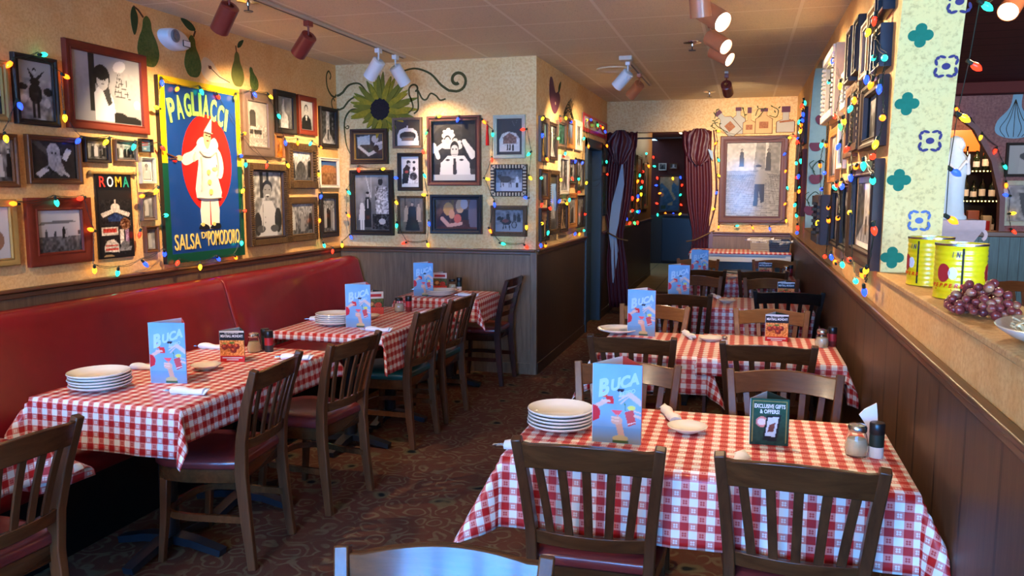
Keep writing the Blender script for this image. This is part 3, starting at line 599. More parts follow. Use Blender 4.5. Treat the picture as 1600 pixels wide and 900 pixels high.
def A_B7(p): return p.g((.25,.12,.12),(.45,.33,.28)).n(.15,4).r_(.38,.44,.4,1,(.5,.38,.2)).p([(.05,.1),(.3,.1),(.36,.5),(.2,.62),(.08,.4)],(.16,.1,.16)).e(.3,.68,.12,.15,(.78,.6,.35)).e(.38,.5,.07,.1,(.85,.62,.48)).p([(.5,.3),(.85,.3),(.8,.65),(.55,.65)],(.1,.1,.15)).e(.58,.78,.1,.16,(.8,.65,.5)).e(.68,.86,.09,.12,(.75,.72,.75)).l(.15,.35,.3,.1,.09,(.85,.65,.6)).l(.3,.1,.6,.18,.08,(.85,.65,.6)).e(.52,.35,.09,.1,(.8,.4,.35)).e(.9,.5,.12,.4,(.4,.38,.45)).r_(0,1,0,.06,(.3,.12,.12))
def A_B8(p): return p.g(.22,.25).p([(.08,.08),(.08,.4),(.2,.58),(.45,.64),(.75,.6),(.9,.45),(.92,.08)],.85).r_(.25,.78,.3,.48,(.5,.38,.33)).p([(.22,.48),(.5,.62),(.8,.48)],(.55,.4,.35)).n(.25,2,.25,.6,.2,.85).fig(.42,.12,.2,.2).fig(.52,.12,.2,.15).fig(.64,.1,.22,.15).l(.6,.95,.7,.8,.006,.5).l(.8,.95,.72,.8,.006,.5)
def A_B9(p): # donkey and handler
    return p.g(.75,.4).n(.25,3,.4,1).r_(0,1,0,.38,.8).e(.36,.55,.22,.13,.25).e(.14,.68,.09,.07,.25,-30).l(.13,.74,.1,.88,.03,.2).l(.18,.74,.2,.88,.03,.2).l(.2,.5,.18,.2,.03,.2).l(.26,.5,.28,.22,.03,.2).l(.5,.5,.5,.18,.03,.2).l(.54,.5,.58,.2,.03,.2).fig(.8,.16,.62,.85,.6,.2,.13).l(.2,.6,.78,.55,.008,.2).tint((.88,.95,1.05))
def A_B10(p): return p.g(.55,.5).n(.3,3,.45,1).p([(0,0),(1,0),(1,.42),(.4,.4),(0,.3)],.6).e(.4,.45,.18,.1,.12).e(.14,.62,.09,.06,.12,25).l(.2,.5,.26,.62,.08,.12).l(.3,.4,.28,.12,.03,.1).l(.5,.4,.52,.1,.03,.1).l(.36,.4,.38,.14,.03,.1).e(.68,.32,.1,.12,.15).e(.68,.32,.07,.09,.55).fig(.46,.5,.4,.15,.5).fig(.7,.5,.35,.2,.5).fig(.85,.48,.38,.12,.4).e(.36,.5,.12,.06,(.5,.25,.2)).tint((.9,.95,1.02))
def A_L13(p): return p.g(.8,.75).n(.12,4).e(.28,.72,.16,.14,.25).r_(.12,.44,.45,.72,.28).p([(.0,.1),(1,.1),(1,.32),(0,.3)],.7).n(.3,2,0,.15).r_(.1,.75,.28,.38,.25).l(.3,.2,.75,.2,.02,.9).l(.32,.2,.32,.42,.02,.9).l(.73,.2,.73,.42,.02,.9).n(.4,2,.2,.48).tint((1,.95,.88))
def A_L14(p): return p.g(.4,.65).n(.15,5).p([(.2,.02),(.75,.0),(.72,.4),(.5,.55),(.35,.5),(.25,.3)],.88).e(.4,.62,.1,.18,.9).r_(.38,.46,.7,.95,.95).n(.2,3,.02,.6)
def A_L18(p): return a_group(p,3,.7).e(.5,.3,.25,.28,.3).n(.2,3)
def A_L19(p): return p.g((.62,.42,.25),(.7,.5,.3),0,.75).n(.3,3,0,.75).p([(.1,.7),(.3,.85),(.8,.8),(1,.65),(1,.5),(0,.5)],(.8,.52,.3)).g((.3,.5,.75),(.15,.35,.65),.82,1).n(.15,2,.3,.8)
def A_F1(p): # boy walking on cobbles
    p.g(.7,.62,0,.62).g(.85,.9,.62,1); 
    for j in range(26):
        y = .56*(1-(1-j/26)**1.5); p.l(0,y,1,y+.02,.006,.42)
        for i in range(int(9+j*.7)): x = (i+.5*(j%2))/(9+j*.7); p.l(x,y,x+.005,y+.03,.005,.45)
    p.n(.12,4).r_(.0,.5,.62,1,.82).p([(.5,.6),(.72,.62),(.72,1),(.55,1)],.4,.6).p([(.75,.62),(.98,.58),(1,1),(.78,1)],.5,.8).n(.18,4,.6,1).fig(.28,.68,.24,.2,.6,.2,.22).fig(.78,.62,.3,.25,.5)
    p.p([(.52,.14),(.6,.14),(.62,.34),(.66,.18),(.72,.2),(.72,.46),(.54,.46)],.18).p([(.54,.44),(.72,.44),(.76,.58),(.66,.64),(.56,.6)],.62).e(.6,.66,.045,.04,.7).e(.6,.685,.055,.025,.15).l(.74,.58,.8,.5,.05,.6).l(.8,.5,.7,.45,.04,.6); return p.tint((1,.99,.93))
def A_map(p): # peninsula map
    p.g((.12,.3,.42),(.2,.42,.52)).p([(0,.75),(.1,.82),(.3,.72),(.45,.62),(.6,.45),(.75,.3),(.85,.36),(.92,.3),(.8,.4),(.65,.55),(.6,.7),(.7,.85),(1,.7),(1,1),(0,1)],(.62,.58,.45)).p([(.4,.2),(.7,.26),(.66,.14),(.45,.14)],(.6,.56,.42)).e(.14,.45,.07,.1,(.6,.56,.42)).e(.16,.62,.04,.06,(.55,.56,.42)).r_(.08,.3,.04,.16,(.1,.25,.15)); return p.n(.12,2)
def A_wild(seed, warm=0):
    def f(p):
        p.r = np.random.RandomState(seed); p.g(.35+.4*p.r.rand(), .3+.6*p.r.rand())
        if seed % 3 == 0: p.n(.3,4); p.fig(.45,.05,.85,.12 if seed % 2 else .8,.75,None,.26)
        elif seed % 3 == 1: a_street(p)
        else: a_group(p, 3+seed % 3)
        if warm: p.tint((1.1,.9,.7))
        return p
    return f
def A_S3(p): return p.g((.2,.45,.4),(.25,.55,.5)).n(.5,3).fig(.5,.1,.7,(.1,.3,.25),(.7,.8,.7))
def A_S4(p): return p.g((.3,.4,.55),(.55,.7,.9),.3,1).g((.35,.3,.25),(.45,.35,.3),0,.3).p([(.4,.1),(.6,.1),(.6,.6),(.5,.85),(.4,.6)],(.3,.28,.3))
def A_S1(p): return p.g(.28,.32).fig(.5,.02,.7,(.8,.66,.3),(.85,.7,.4),None,.2).r_(.72,.86,.6,.96,(.5,.8,.85))
def A_S7(p): return p.g(.35,.2,.6,1).g((.5,.7,.95),(.55,.75,1),.35,.85).g(.3,.5,0,.35).p([(.2,.2),(.8,.2),(.6,.5),(.5,.8),(.4,.5)],.75).n(.3,3,0,.5)
# ------------------------------------------------------------------ frames
flatm('fr_black', (40,32,27), .55); flatm('fr_dark', (58,42,34), .5); flatm('fr_red', (112,42,24), .55); flatm('fr_brown', (96,60,34), .5); flatm('fr_taupe', (112,92,78), .45)
flatm('fr_gold', (150,118,62), .5); flatm('fr_bronze', (92,68,40), .5); flatm('fr_silver', (170,160,140), .55); flatm('fr_white', (216,208,190), .4); flatm('fr_teal', (176,182,164), .5); flatm('fr_navy', (28,34,44), .35)
flatm('fr_oak', (168,112,58), .5); flatm('mat_white', (226,220,208), .7); flatm('mat_black', (28,28,30), .6); flatm('mat_grey', (112,110,112), .7); flatm('fr_burg', (92,56,50), .4)
PLANES = {'L': (lambda u,z: (-3.6,u,z), PI/2), 'B': (lambda u,z: (u,6.71,z), 0), 'S': (lambda u,z: (-1.72,u,z), PI/2), 'F': (lambda u,z: (u,10.35,z), 0), 'E': (lambda u,z: (u,18.25,z), 0), 'W': (lambda u,z: (RX,u,z), -PI/2), 'A': (lambda u,z: (u,9.75,z), 0), 'C': (lambda u,z: (-1.715,u,z), PI/2)}
def frame(pl, box, mw, fm, art, label, group=None, mat=None, mww=0, depth=.03, rib=0, name='framed_photograph', lip=None, cat='picture', res=.0055, ribm=None):
    u0,u1,z0,z1 = box; w, h = u1-u0, z1-z0; fn, rz = PLANES[pl]; t = thing(name, fn((u0+u1)/2,(z0+z1)/2), rz, label, cat, group); W2, H2 = w/2, h/2; m = MB(); d = depth
    rings = []
    for i_, y in ((0,-.001),(0,-d*.85),(mw*.12,-d),(mw*.4,-d*.96),(mw*.62,-d*.72),(mw*.8,-d*.7),(mw*.86,-d*.8),(mw*.94,-d*.78),(mw,-d*.35)): rings.append([(-W2+i_,y,-H2+i_),(W2-i_,y,-H2+i_),(W2-i_,y,H2-i_),(-W2+i_,y,H2-i_)])
    m.loft(rings, 0, False); m.build('picture_frame', M[fm], t)
    if lip:
        m = MB(); a = mw*.9; b = mw*1.02; y = -d*.85
        m.loft([[(-W2+k,yy,-H2+k),(W2-k,yy,-H2+k),(W2-k,yy,H2-k),(-W2+k,yy,H2-k)] for k, yy in ((a,-d*.4),(a,y),(b,y),(b,-d*.3))], 0, False); m.build('inner_lip', M[lip], t)
    if rib:
        m = MB()
        for ax in (0,1):
            L = w if ax == 0 else h; n = int(L/rib)
            for i in range(n):
                c = -L/2+L*(i+.5)/n
                for s in (-1,1):
                    if ax == 0: m.box(c-rib*.27,c+rib*.27,-d*1.12,-d*.6,*sorted((s*(H2-mw*.75),s*(H2-mw*.1))))
                    else: m.box(*sorted((s*(W2-mw*.75),s*(W2-mw*.1))),-d*1.12,-d*.6,c-rib*.27,c+rib*.27)
        m.build('carved_ribs', M[ribm or rib_mat(fm)], t, bevel=0)
    iw, ih = w-2*mw, h-2*mw
    if mat: MB().box(-iw/2,iw/2,-.006,-.002,-ih/2,ih/2).build('mat_board', M[mat], t); iw -= 2*mww; ih -= 2*mww
    if art: art(P(max(iw,.02), max(ih,.02), .5, res)).mesh('photo_print', M['print'], t, -.008)
    return t
def rib_mat(fm): return {'fr_silver':'fr_white','fr_dark':'fr_bronze','fr_black':'fr_bronze'}.get(fm, fm)
po = lambda **k: (lambda p: a_portrait(p, **k)); gp = lambda n=5: (lambda p: a_group(p, n))
LW = 'pictures hung on the left wall'; BW = 'pictures on the back wall of the dining room'; SW = 'pictures on the side wall before the blue door'; RW = 'pictures crowded on the right wall'
for b, mw, fm, art, lab, kw in (
 ((2.95,3.256,1.954,2.251),.035,'fr_gold',a_land,'gold framed picture at the top left, cut off by the picture edge',{}),
 ((3.294,3.566,1.948,2.306),.03,'fr_black',A_L1,'black framed photo of a dark horned animal with a rider among a crowd',{}),
 ((3.623,4.249,1.953,2.434),.05,'fr_red',A_L2,'largest reddish-brown frame on the left wall, woman in a white coat',{}),
 ((3.05,3.285,1.623,1.892),.032,'fr_brown',gp(4),'brown framed crowd photo at the left picture edge, second row',{}),
 ((3.342,3.696,1.643,1.899),.03,'fr_brown',A_L4,'brown framed photo of a small figure riding a propeller blade',{}),
 ((2.884,3.251,1.226,1.564),.04,'fr_gold',lambda p: p.g(.8,.88).e(.6,.35,.3,.22,(.6,.45,.35)),'wide gold frame with a pale sketch at the lower left edge',{}),
 ((3.311,3.740,1.206,1.570),.07,'fr_red',A_L6,'broad red-brown frame around a beach photo with four small figures',{}),
 ((3.722,3.916,1.768,1.911),.022,'fr_black',gp(5),'small black framed group photo, left one of the pair above the black city banner',{}),
 ((3.953,4.131,1.783,1.911),.014,'fr_taupe',gp(5),'small thin framed group photo, right one of the pair above the city banner',{}),
 ((4.164,4.269,1.844,1.928),.008,'fr_black',lambda p: p.g((.45,.65,.75),(.5,.7,.8)).r_(.15,.85,.7,.82,(.7,.2,.25)).r_(.2,.8,.5,.6,(.7,.2,.25)).r_(.35,.6,.15,.35,(.85,.9,.9)),'small pale blue card with red lettering beside the clown poster',{'name':'small_card'}),
 ((4.155,4.283,1.652,1.815),.015,'fr_teal',po(bg=.8,coat=.8,skin=.6),'small grey-green framed portrait of a long-haired girl in white',{'mat':'mat_white','mww':.01}),
 ((4.144,4.272,1.423,1.600),.02,'fr_taupe',A_wild(12),'small grey framed photo of a dark suited figure beside the city banner',{}),
 ((4.161,4.280,1.222,1.387),.02,'fr_brown',A_wild(6),'smallest brown framed photo at the foot of the clown poster',{}),
 ((5.231,5.638,1.871,2.352),.075,'fr_taupe',A_L13,'tall taupe framed sepia photo of a handcart, right of the clown poster',{}),
 ((5.672,5.973,2.068,2.405),.045,'fr_black',A_L14,'black framed photo of a pale bottle-shaped figure, upper right of the left wall',{}),
 ((6.013,6.307,2.080,2.405),.045,'fr_red',po(bg=.75,coat=.1,skin=.75),'reddish framed portrait of a man in a dark suit near the sunflower',{}),
 ((6.367,6.682,1.995,2.347),.035,'fr_black',a_street,'black framed night street photo in the left corner',{}),
 ((5.658,5.777,1.872,2.047),.008,'fr_oak',lambda p: p.g((.75,.42,.08),(.85,.55,.15)).n(.3,3),'small plain orange picture squeezed between two frames',{}),
 ((5.823,6.271,1.628,2.002),.07,'fr_bronze',A_L18,'ornate bronze framed family photo, middle row near the corner',{'rib':.022,'depth':.04}),
 ((6.331,6.688,1.635,1.905),.03,'fr_white',A_L19,'white framed colour photo of a stone amphitheatre under blue sky',{}),
 ((5.250,5.792,1.189,1.818),.065,'fr_dark',A_L20,'large dark ribbed frame around a laughing boy with folded arms',{'rib':.016,'depth':.045}),
 ((5.805,6.268,1.188,1.559),.06,'fr_bronze',gp(3),'bronze framed photo of people at a table, beside the laughing boy',{'rib':.02}),
 ((6.335,6.652,1.196,1.589),.05,'fr_black',gp(6),'black framed photo of a seated crowd, lowest in the left corner',{})):
    frame('L', b, mw, fm, art, lab, LW, **kw)
for b, mw, fm, art, lab, kw in (
 ((-3.454,-3.088,1.851,2.165),.045,'fr_dark',A_B1,'dark wooden frame under the sunflower, arm lying across a newspaper',{'lip':'fr_gold','depth':.045}),
 ((-3.042,-2.758,1.988,2.257),.022,'fr_taupe',A_B2,'grey framed photo of a white rounded car roof beside the sunflower',{}),
 ((-3.471,-3.044,1.208,1.797),.045,'fr_black',A_B3,'tall black frame, couple standing before a flower-robed statue',{'depth':.04}),
 ((-2.999,-2.763,1.611,1.947),.034,'fr_black',A_B4,'black framed high-contrast photo of a man bending over a child',{}),
 ((-3.006,-2.738,1.224,1.566),.022,'fr_bronze',A_B5,'bronze framed sepia photo of a seated family of three',{'rib':.02}),
 ((-2.705,-2.211,1.655,2.260),.045,'fr_burg',A_B6,'biggest frame on the back wall, men stacked in a pyramid with hands raised',{'lip':'fr_black','depth':.05,'res':.0045}),
 ((-2.684,-2.201,1.232,1.577),.045,'fr_navy',A_B7,'dark blue-black frame with a colour photo of children at a table',{'depth':.05}),
 ((-2.098,-1.812,1.888,2.255),.032,'fr_teal',A_B8,'pale green distressed frame with an arched carriage scene',{}),
 ((-2.122,-1.794,1.562,1.837),.045,'fr_dark',A_B9,'boldly striped frame around a donkey with its handler',{'rib':.026,'depth':.035,'ribm':'fr_silver'}),
 ((-2.123,-1.794,1.216,1.484),.04,'fr_bronze',A_B10,'speckled bronze frame around a donkey cart with riders',{'rib':.014})):
    frame('B', b, mw, fm, art, lab, BW, **kw)
for b, mw, fm, art, lab, kw in (
 ((6.78,7.087,1.863,2.25),.05,'fr_taupe',A_S1,'tall grey frame with a golden standing figure, first on the side wall',{}),
 ((7.12,7.42,1.893,2.23),.03,'fr_dark',A_wild(4),'dark framed crowded street scene, second on the side wall',{}),
 ((7.45,7.82,2.03,2.27),.03,'fr_taupe',A_S3,'grey framed green-tinted picture on the side wall',{}),
 ((7.86,8.22,2.034,2.33),.05,'fr_oak',A_S4,'orange oak frame with a blue-sky tower photo on the side wall',{}),
 ((8.27,8.62,2.035,2.345),.06,'fr_white',A_wild(7),'white framed narrow photo nearest the striped banner',{}),
 ((6.80,7.070,1.531,1.80),.035,'fr_brown',A_wild(9),'brown framed photo of a standing figure, middle row next to the corner',{}),
 ((7.11,7.50,1.209,1.80),.045,'fr_bronze',A_S7,'tallest bronze frame on the side wall with a strip of blue sky',{'rib':.02}),
 ((7.54,7.96,1.575,1.955),.04,'fr_white',A_wild(10),'cream framed street photo on the side wall, middle row',{}),
 ((7.99,8.31,1.68,1.93),.035,'fr_dark',A_wild(3),'small dark frame right of the cream one on the side wall',{}),
 ((8.36,8.74,1.628,1.95),.025,'fr_black',A_wild(5),'black framed photo beside the blue door, middle row',{}),
 ((6.80,7.104,1.165,1.46),.035,'fr_dark',A_wild(8,1),'dark frame at the bottom of the side wall next to the corner',{}),
 ((7.56,7.91,1.208,1.49),.035,'fr_dark',A_wild(1,1),'small dark frame with a brown landscape, bottom row of the side wall',{}),
 ((7.95,8.37,1.228,1.59),.05,'fr_oak',A_wild(11),'pinkish oak frame in the bottom row of the side wall',{}),
 ((8.41,8.80,1.217,1.565),.02,'fr_black',A_wild(2),'black framed photo beside the blue door, bottom row',{}),
 ((9.99,10.28,1.924,2.18),.03,'fr_black',A_wild(14),'small black frame just past the blue door, upper',{}),
 ((9.96,10.30,1.30,1.84),.02,'fr_black',lambda p: p.g((.2,.3,.25),(.35,.42,.38)).n(.3,3).e(.5,.45,.2,.2,(.1,.5,.35)),'tall black frame just past the blue door, lower',{})):
    frame('S', b, mw, fm, art, lab, SW, res=.009, **kw)
frame('F', (-.303,.493,1.220,2.281), .085, 'fr_burg', A_F1, 'large brown framed glazed photo of a boy walking on cobbles, on the far wall', None, depth=.045, res=.006)
for i, (b, mw, fm, s) in enumerate((((10.9,11.3,1.5,2.3),.03,'fr_black',0),((11.5,12.1,1.25,1.8),.05,'fr_gold',1),((11.5,12.1,1.9,2.4),.04,'fr_brown',2),((12.4,13.0,1.2,1.95),.04,'fr_bronze',3),((12.4,13.0,2.0,2.4),.03,'fr_dark',4),((13.3,13.9,1.3,2.2),.05,'fr_oak',6),((14.2,14.9,1.3,2.1),.05,'fr_gold',7))):
    frame('C', b, mw, fm, A_wild(s+20,1), 'framed photo in the dim corridor beyond the left curtain, %s from the opening' % ('first','second, lower','second, upper','third, lower','third, upper','fourth','farthest')[i], 'pictures in the corridor', res=.02)
for b, mw, fm, art, lab, kw in (
 ((-1.849,-1.367,1.162,1.968),.03,'fr_dark',A_map,'framed blue map of a boot-shaped peninsula on the dark red end wall',{'name':'framed_map','cat':'map'}),
 ((-1.854,-1.682,2.080,2.236),.02,'fr_white',A_wild(21),'tiny white framed photo above the map, left',{}),
 ((-1.616,-1.445,2.106,2.234),.02,'fr_brown',A_wild(22),'tiny speckled frame above the map, right',{}),
 ((-1.243,-1.060,1.670,1.797),.012,'fr_teal',A_wild(24),'tiny pale picture right of the map',{})):
    frame('E', b, mw, fm, art, lab, 'pictures on the dark red end wall', res=.02, **kw)
for b, mw, fm, art, lab, kw in (
 ((3.80,4.64,1.255,1.745),.07,'fr_dark',A_wild(31),'largest frame on the right wall, wide dark moulding, low beside the painted pillar',{'mat':'mat_white','mww':.03,'depth':.05}),
 ((4.69,5.13,1.262,1.664),.04,'fr_black',A_wild(32),'dark framed photo on the right wall, low, second from the pillar',{'depth':.04}),
 ((5.17,5.62,1.26,1.633),.04,'fr_black',A_wild(33),'dark framed photo on the right wall, low, third from the pillar',{'depth':.04}),
 ((5.75,6.28,1.245,1.581),.07,'fr_dark',A_wild(34),'thick carved dark frame on the right wall, low, before the second opening',{'depth':.09,'rib':.04}),
 ((3.80,4.32,1.80,2.10),.05,'fr_dark',A_wild(35),'dark framed sepia group above the largest frame on the right wall',{'depth':.05}),
 ((4.34,4.66,1.808,2.15),.05,'fr_bronze',A_wild(36),'bronze bead-edged frame at mid height of the right wall',{'rib':.03,'depth':.05}),
 ((4.70,5.14,1.79,2.19),.05,'fr_brown',A_wild(37),'brown frame at mid height of the right wall, left of the bead-edged one',{}),
 ((3.78,4.05,2.13,2.31),.03,'fr_navy',A_wild(39),'small blue-black frame high up by the painted pillar, lower of two',{'depth':.05}),
 ((3.76,4.0,2.36,2.6),.03,'fr_navy',A_wild(38),'small blue-black frame highest by the painted pillar',{'depth':.05}),
 ((4.08,4.30,2.14,2.46),.04,'fr_bronze',A_wild(40),'bronze frame in the top row of the right wall',{'depth':.04}),
 ((4.33,4.60,2.17,2.45),.035,'fr_taupe',A_wild(42),'grey frame in the top row of the right wall',{}),
 ((4.63,4.84,2.23,2.52),.03,'fr_black',A_wild(43),'narrow black frame in the top row of the right wall',{'depth':.04}),
 ((4.87,5.08,2.21,2.51),.04,'fr_dark',A_wild(44),'dark frame in the top row nearest the tinsel-edged one',{'depth':.05}),
 ((5.45,6.20,2.07,2.52),.07,'fr_silver',A_wild(45),'shiny silver tinsel-edged frame high on the right wall',{'rib':.03,'depth':.07}),
 ((5.12,5.40,2.09,2.32),.05,'fr_silver',A_wild(46),'small silver frame beside the tinsel-edged one',{'rib':.025}),
 ((5.18,5.48,1.74,2.04),.035,'fr_white',A_wild(47),'white-edged frame at mid height of the right wall',{}),
 ((5.52,6.02,1.66,2.02),.05,'fr_oak',A_wild(48),'oak frame at mid height, nearest the second opening',{}),
 ((8.55,9.05,2.08,2.44),.03,'fr_dark',A_wild(49),'dark frame beyond the cherry-painted pillar, upper',{}),
 ((8.42,8.95,1.36,2.02),.06,'fr_red',A_wild(50),'tall red frame beyond the cherry-painted pillar',{'depth':.05}),
 ((9.15,9.8,1.6,2.38),.03,'fr_dark',A_wild(51),'dark frame on the right wall nearest the far corner',{})):
    frame('W', b, mw, fm, art, lab, RW, res=.008, **kw)
frame('A', (2.66,3.06,1.76,2.12), .03, 'fr_black', lambda p: p.g(.7,.75).fig(.5,.0,.85,.75,.7,None,.3).e(.5,.62,.2,.12,.25), 'black framed sketch of a bearded man in the bar room', 'pictures in the bar room', res=.008)
frame('A', (2.66,3.10,1.24,1.72), .05, 'fr_teal', lambda p: p.g(.62,.66).n(.3,3).p([(.3,.8),(.7,.8),(.6,.2),(.5,.1),(.4,.3)],.3), 'pale blue framed sketch at the bar room wall, below the black one', 'pictures in the bar room', res=.008)

# ------------------------------------------------------------------ flat cut-outs (murals, sign art) : polygons with their own small thickness
def flat(name, shapes, parent, loc=(0,0,0), rz=0, label=None):
    """shapes: (pts, material) ; later ones lie on top ; local x right, z up, -y towards the viewer"""
    m = MB(); mats = []
    for i, (pts, mt) in enumerate(shapes):
        if mt not in mats: mats.append(mt)
        ya = -.0014-.0005*(i+1); k = mats.index(mt)
        if isinstance(pts, Rb): n = len(pts)//2; m.loft([[(a[0],ya,a[1]),(b[0],ya,b[1]),(b[0],0,b[1]),(a[0],0,a[1])] for a, b in zip(pts[:n], pts[n:][::-1])], k)
        else: m.prism(pts, ya, 0, k)
    o = m.build(name, mats, parent, ang=20); o.location = loc; o.rotation_euler = (0,0,rz)
    if label: o['label'] = label
    return o
def ell(cx, cy, rx, ry, a=0, n=24):
    a = math.radians(a); return [(cx+rx*math.cos(t)*math.cos(a)-ry*math.sin(t)*math.sin(a), cy+rx*math.cos(t)*math.sin(a)+ry*math.sin(t)*math.cos(a)) for t in [2*PI*i/n for i in range(n)]]
class Rb(list): pass
def ribbon(pts, w):
    """tapered band along a polyline, w float or (w0,w1)"""
    n = len(pts); L = []; R = []
    for i in range(n):
        x0,y0 = pts[max(0,i-1)]; x1,y1 = pts[min(n-1,i+1)]; d = math.hypot(x1-x0,y1-y0) or 1; ww = (w if not isinstance(w,tuple) else w[0]+(w[1]-w[0])*i/(n-1))/2
        L.append((pts[i][0]-(y1-y0)/d*ww, pts[i][1]+(x1-x0)/d*ww)); R.append((pts[i][0]+(y1-y0)/d*ww, pts[i][1]-(x1-x0)/d*ww))
    return Rb(L+R[::-1])
def smooth(pts, k=6):
    out = []; n = len(pts)
    for i in range(n-1):
        p0,p1,p2,p3 = pts[max(0,i-1)],pts[i],pts[i+1],pts[min(n-1,i+2)]
        for j in range(k):
            t = j/k; out.append(tuple(.5*((2*b)+(-a+c)*t+(2*a-5*b+4*c-d)*t*t+(-a+3*b-3*c+d)*t**3) for a,b,c,d in zip(p0,p1,p2,p3)))
    return out+[pts[-1]]
def closed(pts, k=4): 
    n = len(pts); q = pts+pts[:3]; s = smooth([pts[-1]]+q, k); return s[k:k+n*k]
m_pear = stucco('painted_green', (58,84,32), (84,104,44), (110,112,56), 12, 60); m_pear2 = plain('painted_olive', (100,104,48), .7, .2, var=.3); m_leaf = plain('painted_leaf', (52,70,36), .7, .2, var=.3)
m_brownp = plain('painted_brown', (96,60,40), .7, .2); m_cream = plain('painted_cream', (212,190,150), .7, .2); m_ink = plain('painted_ink', (44,42,34), .7, .2, var=.4)
# pears on the left wall : wall coords are y (x local) and z
def LWc(y, z): return (y-4.8, z-2.4)
PE = lambda cx, cz, s, a=0: closed([(cx+s*(x*math.cos(a)-y*math.sin(a)), cz+s*(x*math.sin(a)+y*math.cos(a))) for x, y in ((0,1.0),(.17,.85),(.22,.55),(.42,.2),(.5,-.2),(.3,-.55),(0,-.62),(-.3,-.55),(-.5,-.2),(-.42,.2),(-.24,.55),(-.17,.85))])
def lf(cx, cz, L, a): 
    c, s = math.cos(a), math.sin(a); return closed([(cx+c*x-s*y, cz+s*x+c*y) for x, y in ((0,0),(L*.35,L*.2),(L*.8,L*.12),(L,0),(L*.7,-.12*L),(L*.3,-.15*L))], 3)
flat('painted_pear', [(PE(*LWc(4.30,2.495),.19), m_pear), (ribbon([LWc(4.27,2.67),LWc(4.23,2.705),LWc(4.19,2.72)],.012), m_brownp), (lf(*LWc(4.19,2.72),.17,-1.6), m_leaf)], wl, (-3.6,4.8,2.4), PI/2, 'tall painted green pear left of the white wall device')
flat('painted_pear', [(closed([LWc(y,z) for y,z in ((4.84,2.52),(4.93,2.50),(5.02,2.42),(5.11,2.385),(4.98,2.365),(4.86,2.37),(4.80,2.44))]), m_cream), (ribbon([LWc(4.88,2.47),LWc(5.0,2.41),LWc(5.12,2.385)],.006), m_ink), (ell(*LWc(4.90,2.46),.018,.012), m_brownp), (PE(*LWc(4.72,2.475),.17), m_pear), (ribbon([LWc(4.74,2.64),LWc(4.76,2.68)],.012), m_brownp), (lf(*LWc(4.76,2.685),.15,2.8), m_leaf)], wl, (-3.6,4.8,2.4), PI/2, 'painted pear with a cut half beside it')
flat('painted_pear', [(PE(*LWc(5.22,2.465),.155), m_pear2), (PE(*LWc(5.42,2.43),.11,.35), m_pear), (ribbon([LWc(5.215,2.61),LWc(5.21,2.66)],.01), m_brownp), (lf(*LWc(5.23,2.65),.10,.7), m_leaf)], wl, (-3.6,4.8,2.4), PI/2, 'pair of painted pears above the handcart photo')
# emergency lamp on the left wall
t = thing('emergency_light', (-3.6,4.50,2.575), PI/2, 'oval white wall device with a round speaker grille, between two painted pears', 'wall light')
m = MB(); m.loft([[(x*k,-y,z*k) for x, z in ell(0,0,.115,.062,-12)] for y, k in ((0,1),(.05,1),(.075,.93),(.085,.7))]); m.build('housing', M['white_pnt'], t, ang=50)
m = MB(); m.lathe([(.05,0),(.052,.006),(.042,.012),(.04,.006),(.03,.006),(.028,.012),(.018,.012),(.016,.006),(.002,.008)], 20); o = m.build('round_grille', plain('grey_grille',(120,122,126),.4), t); o.location = (-.05,-.083,.012); o.scale = (.8,.8,1); o.rotation_euler = (PI/2,0,0)
MB().box(.02,.09,-.09,-.07,-.04,.0).build('label_plate', M['black'], t); MB().box(.024,.086,-.092,-.088,-.036,-.004).build('window_plate', M['white_pap'], t)
# sunflower and scrolls on the back wall (x,z)
m_pet = stucco('painted_petal', (150,130,26), (120,118,30), (176,150,40), 10, 40); m_pet2 = plain('painted_petal_dark', (112,108,34), .7, .2, var=.4, vs=15); m_seed = plain('painted_seeds', (34,30,36), .8, .2, var=.5, vs=50)
SH = []; cx, cz = -3.16, 2.335
rr = random.Random(3)
for ring, (n, L, wd_) in enumerate(((22,.37,.052),(18,.30,.05))):
    for i in range(n):
        a = 2*PI*i/n+ring*.17+rr.uniform(-.06,.06); l_ = L*rr.uniform(.85,1.12); c, s = math.cos(a), math.sin(a)
        l_ = min(l_, (.31 if c < -.3 else 9)); l_ *= .72 if s < -.3 else 1
        SH.append((closed([(c*x-s*y, s*x*.92+c*y) for x, y in ((.05,-.02),(l_*.5,-wd_/2),(l_*.8,-wd_*.3),(l_,0),(l_*.8,wd_*.36),(l_*.5,wd_/2),(.07,.02))],3), (m_pet, m_pet2)[(i+ring)%2]))
SH.append(([( .092*(1+.06*math.sin(17*t))*math.cos(t), .094*(1+.06*math.sin(13*t))*math.sin(t)) for t in [2*PI*i/60 for i in range(60)]], m_seed))
sf = flat('painted_sunflower', SH, wb, (cx,6.71,cz), 0, 'painted sunflower with a black centre')
m_scr = plain('painted_scroll', (76,70,34), .7, .2, var=.4, vs=12)
def spiral(cx, cz, r0, a0, turns, sg=1, n=22): return [(cx+r0*(1-.75*i/n)*math.cos(a0+sg*turns*2*PI*i/n), cz+r0*(1-.75*i/n)*math.sin(a0+sg*turns*2*PI*i/n)) for i in range(n+1)]
def scroll(pts, tail, w): return (ribbon(smooth(pts)[:-1]+tail, w), m_scr)
